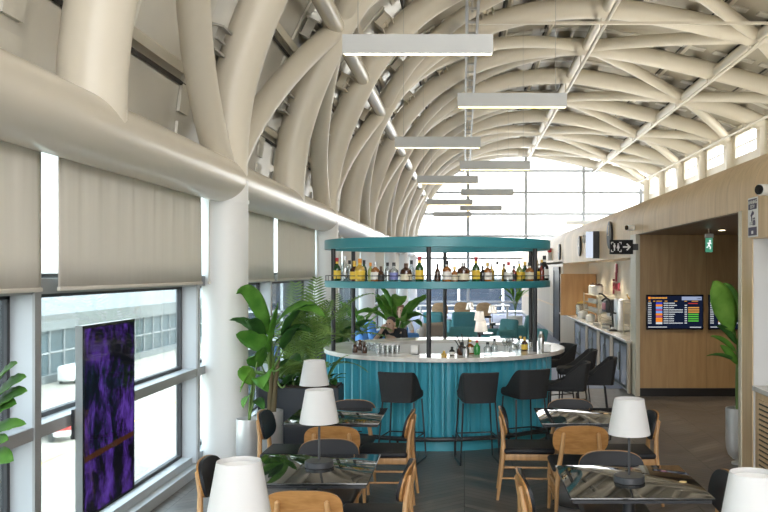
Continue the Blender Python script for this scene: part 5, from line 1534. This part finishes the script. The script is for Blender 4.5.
def stool_seat(x, y, rz, label, mat):
    t = thing('lounge_chair', label, 'chair', (x, y, 0), rz)
    MB().rbox(-.25, .25, -.24, .24, .32, .425, .04).build('seat', mat, t, smooth=60)
    MB().rbox(-.25, .25, -.30, -.22, .32, .78, .035).build('backrest', mat, t, smooth=60)
    for sx in (-1, 1):
        for sy in (-1, 1): MB().tube([(sx*.2, sy*.2, .33), (sx*.23, sy*.23, 0)], [.02, .014], n=8).build('leg', M['chairleg'], t)
    return t
x, y = X(395.5, 13.6)+.03, 13.6
person((x, y, .13), PI*.86, 'person in black top sitting with bowed head and hand to face, behind the bar', M['cloth_black'], M['cloth_denim'], M['hair_dark'], bend=.75, hand_to_face=True)
stool_seat(x, y, PI*.86, 'blue low chair under the person in black behind the bar', M['armblue']).scale = (1, 1, 1.3)
x, y = X(400, 18.6), 18.6
person((x, y, 0), PI*1.1, 'seated person in a white top with long brown hair below the broad plant leaves', M['cloth_white'], M['cloth_denim'], M['hair_brown'], bend=.1, long_hair=True)
stool_seat(x, y, PI*1.1, 'blue low chair under the person in the white top', M['armblue'])

# ------------------------------------------------------------------ outside
GZ = -12.0
struct('ground_outside', MB().box(-300, 80, -120, 420, GZ-.3, GZ), M['apron'], smooth=0)
def facade(x, y0, y1, ztop, name, label):
    t = thing(name, label, 'building', (x, y0, GZ)); hh = ztop-GZ; L = y1-y0
    MB().box(-40, 0, 0, L, hh-2.0, hh).build('roof_fascia', M['facade'], t, smooth=0)
    MB().box(-40, -.8, 0, L, 1.0, hh-2.0).build('glazing', M['facadeglass'], t, smooth=0)
    MB().box(-40, -.1, 0, L, 0, 1.0).build('base_wall', M['facade'], t, smooth=0)
    mb = MB(); k = 0
    while k*4.0 < L: mb.box(-.82, -.6, k*4.0-.1, k*4.0+.1, 1.0, hh-2.0); k += 1
    mb.box(-.82, -.6, 0, L, 3.6, 3.8)
    mb.build('mullions', M['alugrey'], t, smooth=0)
facade(-52.0, 28, 300, -3.4, 'terminal_building', 'long low terminal building with blue glass front across the apron, outside the windows')
# pale tug truck parked out on the apron
t = thing('pickup_truck', 'small red and white truck parked on the bright apron beyond the glass', 'truck', (-34.5, 71.5, GZ), .9)
mb = MB(); mb.rbox(-.95, .95, -2.3, 2.3, .45, 1.0, .12); mb.build('chassis_body', M['white'], t)
MB().rbox(-.88, .88, -.2, 1.2, .95, 1.75, .18).build('cab', M['red'], t); MB().rbox(-.90, .90, .95, 1.16, 1.1, 1.6, .05).build('windscreen', M['facadeglass'], t)
MB().box(-.98, .98, -2.32, -.3, .95, 1.25).build('cargo_bed', M['red'], t, smooth=0)
for sx in (-1, 1):
    for sy in (-1.45, 1.45): 
        m_ = MB().tube([(sx*.80, sy, .42), (sx*1.02, sy, .42)], .42, n=20); m_.build('wheel', M['tyre'], t)
for sx in (-.6, .6): MB().rbox(sx-.18, sx+.18, 2.28, 2.33, .62, .82, .02).build('headlight', M['steel'], t)
def van(x, y, rz, label, mat):
    t = thing('service_van', label, 'van', (x, y, GZ), rz, 'service vans before the far terminal')
    MB().rbox(-1.0, 1.0, -2.6, 2.4, .4, 2.3, .25).build('body', mat, t); MB().rbox(-1.01, 1.01, 1.2, 2.3, 1.35, 2.05, .1).build('windows', M['darkglass'], t)
    for sx in (-1, 1):
        for sy in (-1.6, 1.6): MB().tube([(sx*.82, sy, .4), (sx*1.03, sy, .4)], .4, n=18).build('wheel', M['tyre'], t)
van(-49.5, 108.0, 0, 'white service van parked along the blue glass terminal, the farther of the two', M['white'])
van(-49.5, 94, 0, 'grey service van parked along the blue glass terminal, the closer of the two', M['facade'])
struct('road_marking', MB().box(-42.2, -41.9, 5, 300, GZ, GZ+.006).box(-31.0, -30.75, 5, 300, GZ, GZ+.006), M['yellow'], smooth=0)
# dark glazed block behind the end wall
t = thing('pier_building', 'dark blue glazed building beyond the far glass wall', 'building', (2, 52, -3.9))
MB().box(-16, 16, 0, 10, -8.1, 5.4).build('glazing', M['darkglass'], t, smooth=0)
mb = MB()
for k in range(12): mb.box(-15.9+k*2.7, -15.75+k*2.7, -.12, 0, 0, 5.4)
mb.box(-16, 16, -.12, 0, 3.4, 3.55); mb.box(-16.2, 16.2, -.3, 10.2, 5.4, 5.6)
mb.build('frame_members', M['alu'], t, smooth=0)

# ------------------------------------------------------------------ light
w = bpy.data.worlds.new('sky'); scene.world = w; w.use_nodes = True
nt = w.node_tree; nt.nodes.clear()
out = nt.nodes.new('ShaderNodeOutputWorld'); bg = nt.nodes.new('ShaderNodeBackground')
tc = nt.nodes.new('ShaderNodeTexCoord'); sp = nt.nodes.new('ShaderNodeSeparateXYZ'); cr = nt.nodes.new('ShaderNodeValToRGB')
nt.links.new(tc.outputs['Generated'], sp.inputs[0]); nt.links.new(sp.outputs['Z'], cr.inputs['Fac'])
cr.color_ramp.elements[0].position = 0.0; cr.color_ramp.elements[0].color = (.60, .59, .57, 1)
cr.color_ramp.elements[1].position = .8; cr.color_ramp.elements[1].color = (1.5, 1.6, 1.75, 1)
nt.links.new(cr.outputs[0], bg.inputs['Color']); bg.inputs['Strength'].default_value = 1.35
nt.links.new(bg.outputs[0], out.inputs[0])
sun = bpy.data.lights.new('sun', 'SUN'); sun.energy = 2.0; sun.angle = .01; sun.color = (1, .94, .84)
so = bpy.data.objects.new('sun', sun); COL.objects.link(so)
so.rotation_euler = Vector((-.80, .10, -.54)).to_track_quat('-Z', 'Y').to_euler()
# added uplights on the oak block, out of view, to brighten the vault
M['cove'] = emit('warm_fill_led', (1.0, .92, .76), 4.5)
for k in range(9):
    y = -5+5.0*k
    t = thing('fill_uplight', 'added linear fill uplight on the roof of the oak block, %s from the viewer' % ORD[k], 'ceiling light', (4.6, y, 3.2), 0, 'added fill uplights on the oak block')
    MB().box(-.09, .09, 0, 4.4, 0, .05).build('housing', M['pendant'], t, smooth=0)
    MB().box(-.07, .07, .05, 4.35, .05, .056).build('diffuser', M['cove'], t, smooth=0)
for (x_, y_) in ((3.7, 10.2), (3.7, 12.2), (5.4, 10.2), (5.4, 12.2)):  # added spots that lift the corridor brightness
    l = bpy.data.lights.new('corridor_fill_lamp', 'SPOT'); l.energy = 9; l.color = (1, .82, .58); l.spot_size = 2.2; l.spot_blend = .8; l.shadow_soft_size = .06
    o = bpy.data.objects.new('corridor_fill_lamp', l); COL.objects.link(o); o.location = (x_, y_, 2.57)
for k in range(7):
    l = bpy.data.lights.new('recess_lamp', 'SPOT'); l.energy = 12; l.color = (1, .86, .66); l.spot_size = 2.0; l.spot_blend = .8; l.shadow_soft_size = .05
    o = bpy.data.objects.new('recess_lamp', l); COL.objects.link(o); o.location = (3.05, 14.9+1.3*k, 2.24)
for (x_, y_) in LOUNGE_LAMPS:  # added bulbs that make the lounge shades glow white
    l = bpy.data.lights.new('lounge_fill_bulb', 'POINT'); l.energy = 1.6; l.color = (1, .93, .82); l.shadow_soft_size = .04
    o = bpy.data.objects.new('lounge_fill_bulb', l); COL.objects.link(o); o.location = (x_, y_, .62+.40)
def area(name, loc, rot, sx, sy, e, col=(1,1,1), portal=False):
    l = bpy.data.lights.new(name, 'AREA'); l.shape = 'RECTANGLE'; l.size = sx; l.size_y = sy; l.energy = e; l.color = col
    if portal: l.cycles.is_portal = True
    o = bpy.data.objects.new(name, l); COL.objects.link(o); o.location = loc; o.rotation_euler = rot; return o
# portals guide the daylight in through the three glazed openings and the open end of the hall
area('portal_window', (-2.9, (YB+YE)/2, 1.5), (0, -PI/2, 0), 3.0, YE-YB, 1, portal=True)
area('portal_end', (3.0, YE+.2, 3.8), (-PI/2, 0, 0), 11.5, 7.6, 1, portal=True)
area('portal_back', (3.0, YB-.1, 3.8), (PI/2, 0, 0), 11.5, 7.6, 1, portal=True)
area('portal_clerestory', (8.95, (YB+YE)/2, 5.85), (0, PI/2, 0), 1.4, YE-YB, 1, portal=True)

vs = scene.view_settings
scene.display_settings.display_device = 'sRGB'
vs.view_transform = 'Standard'; vs.look = 'None'; vs.gamma = 1.0; vs.use_curve_mapping = False
vs.exposure = 2.85
scene.cycles.max_bounces = 10; scene.cycles.transparent_max_bounces = 16; scene.cycles.diffuse_bounces = 6
scene.cycles.sample_clamp_indirect = 6.0
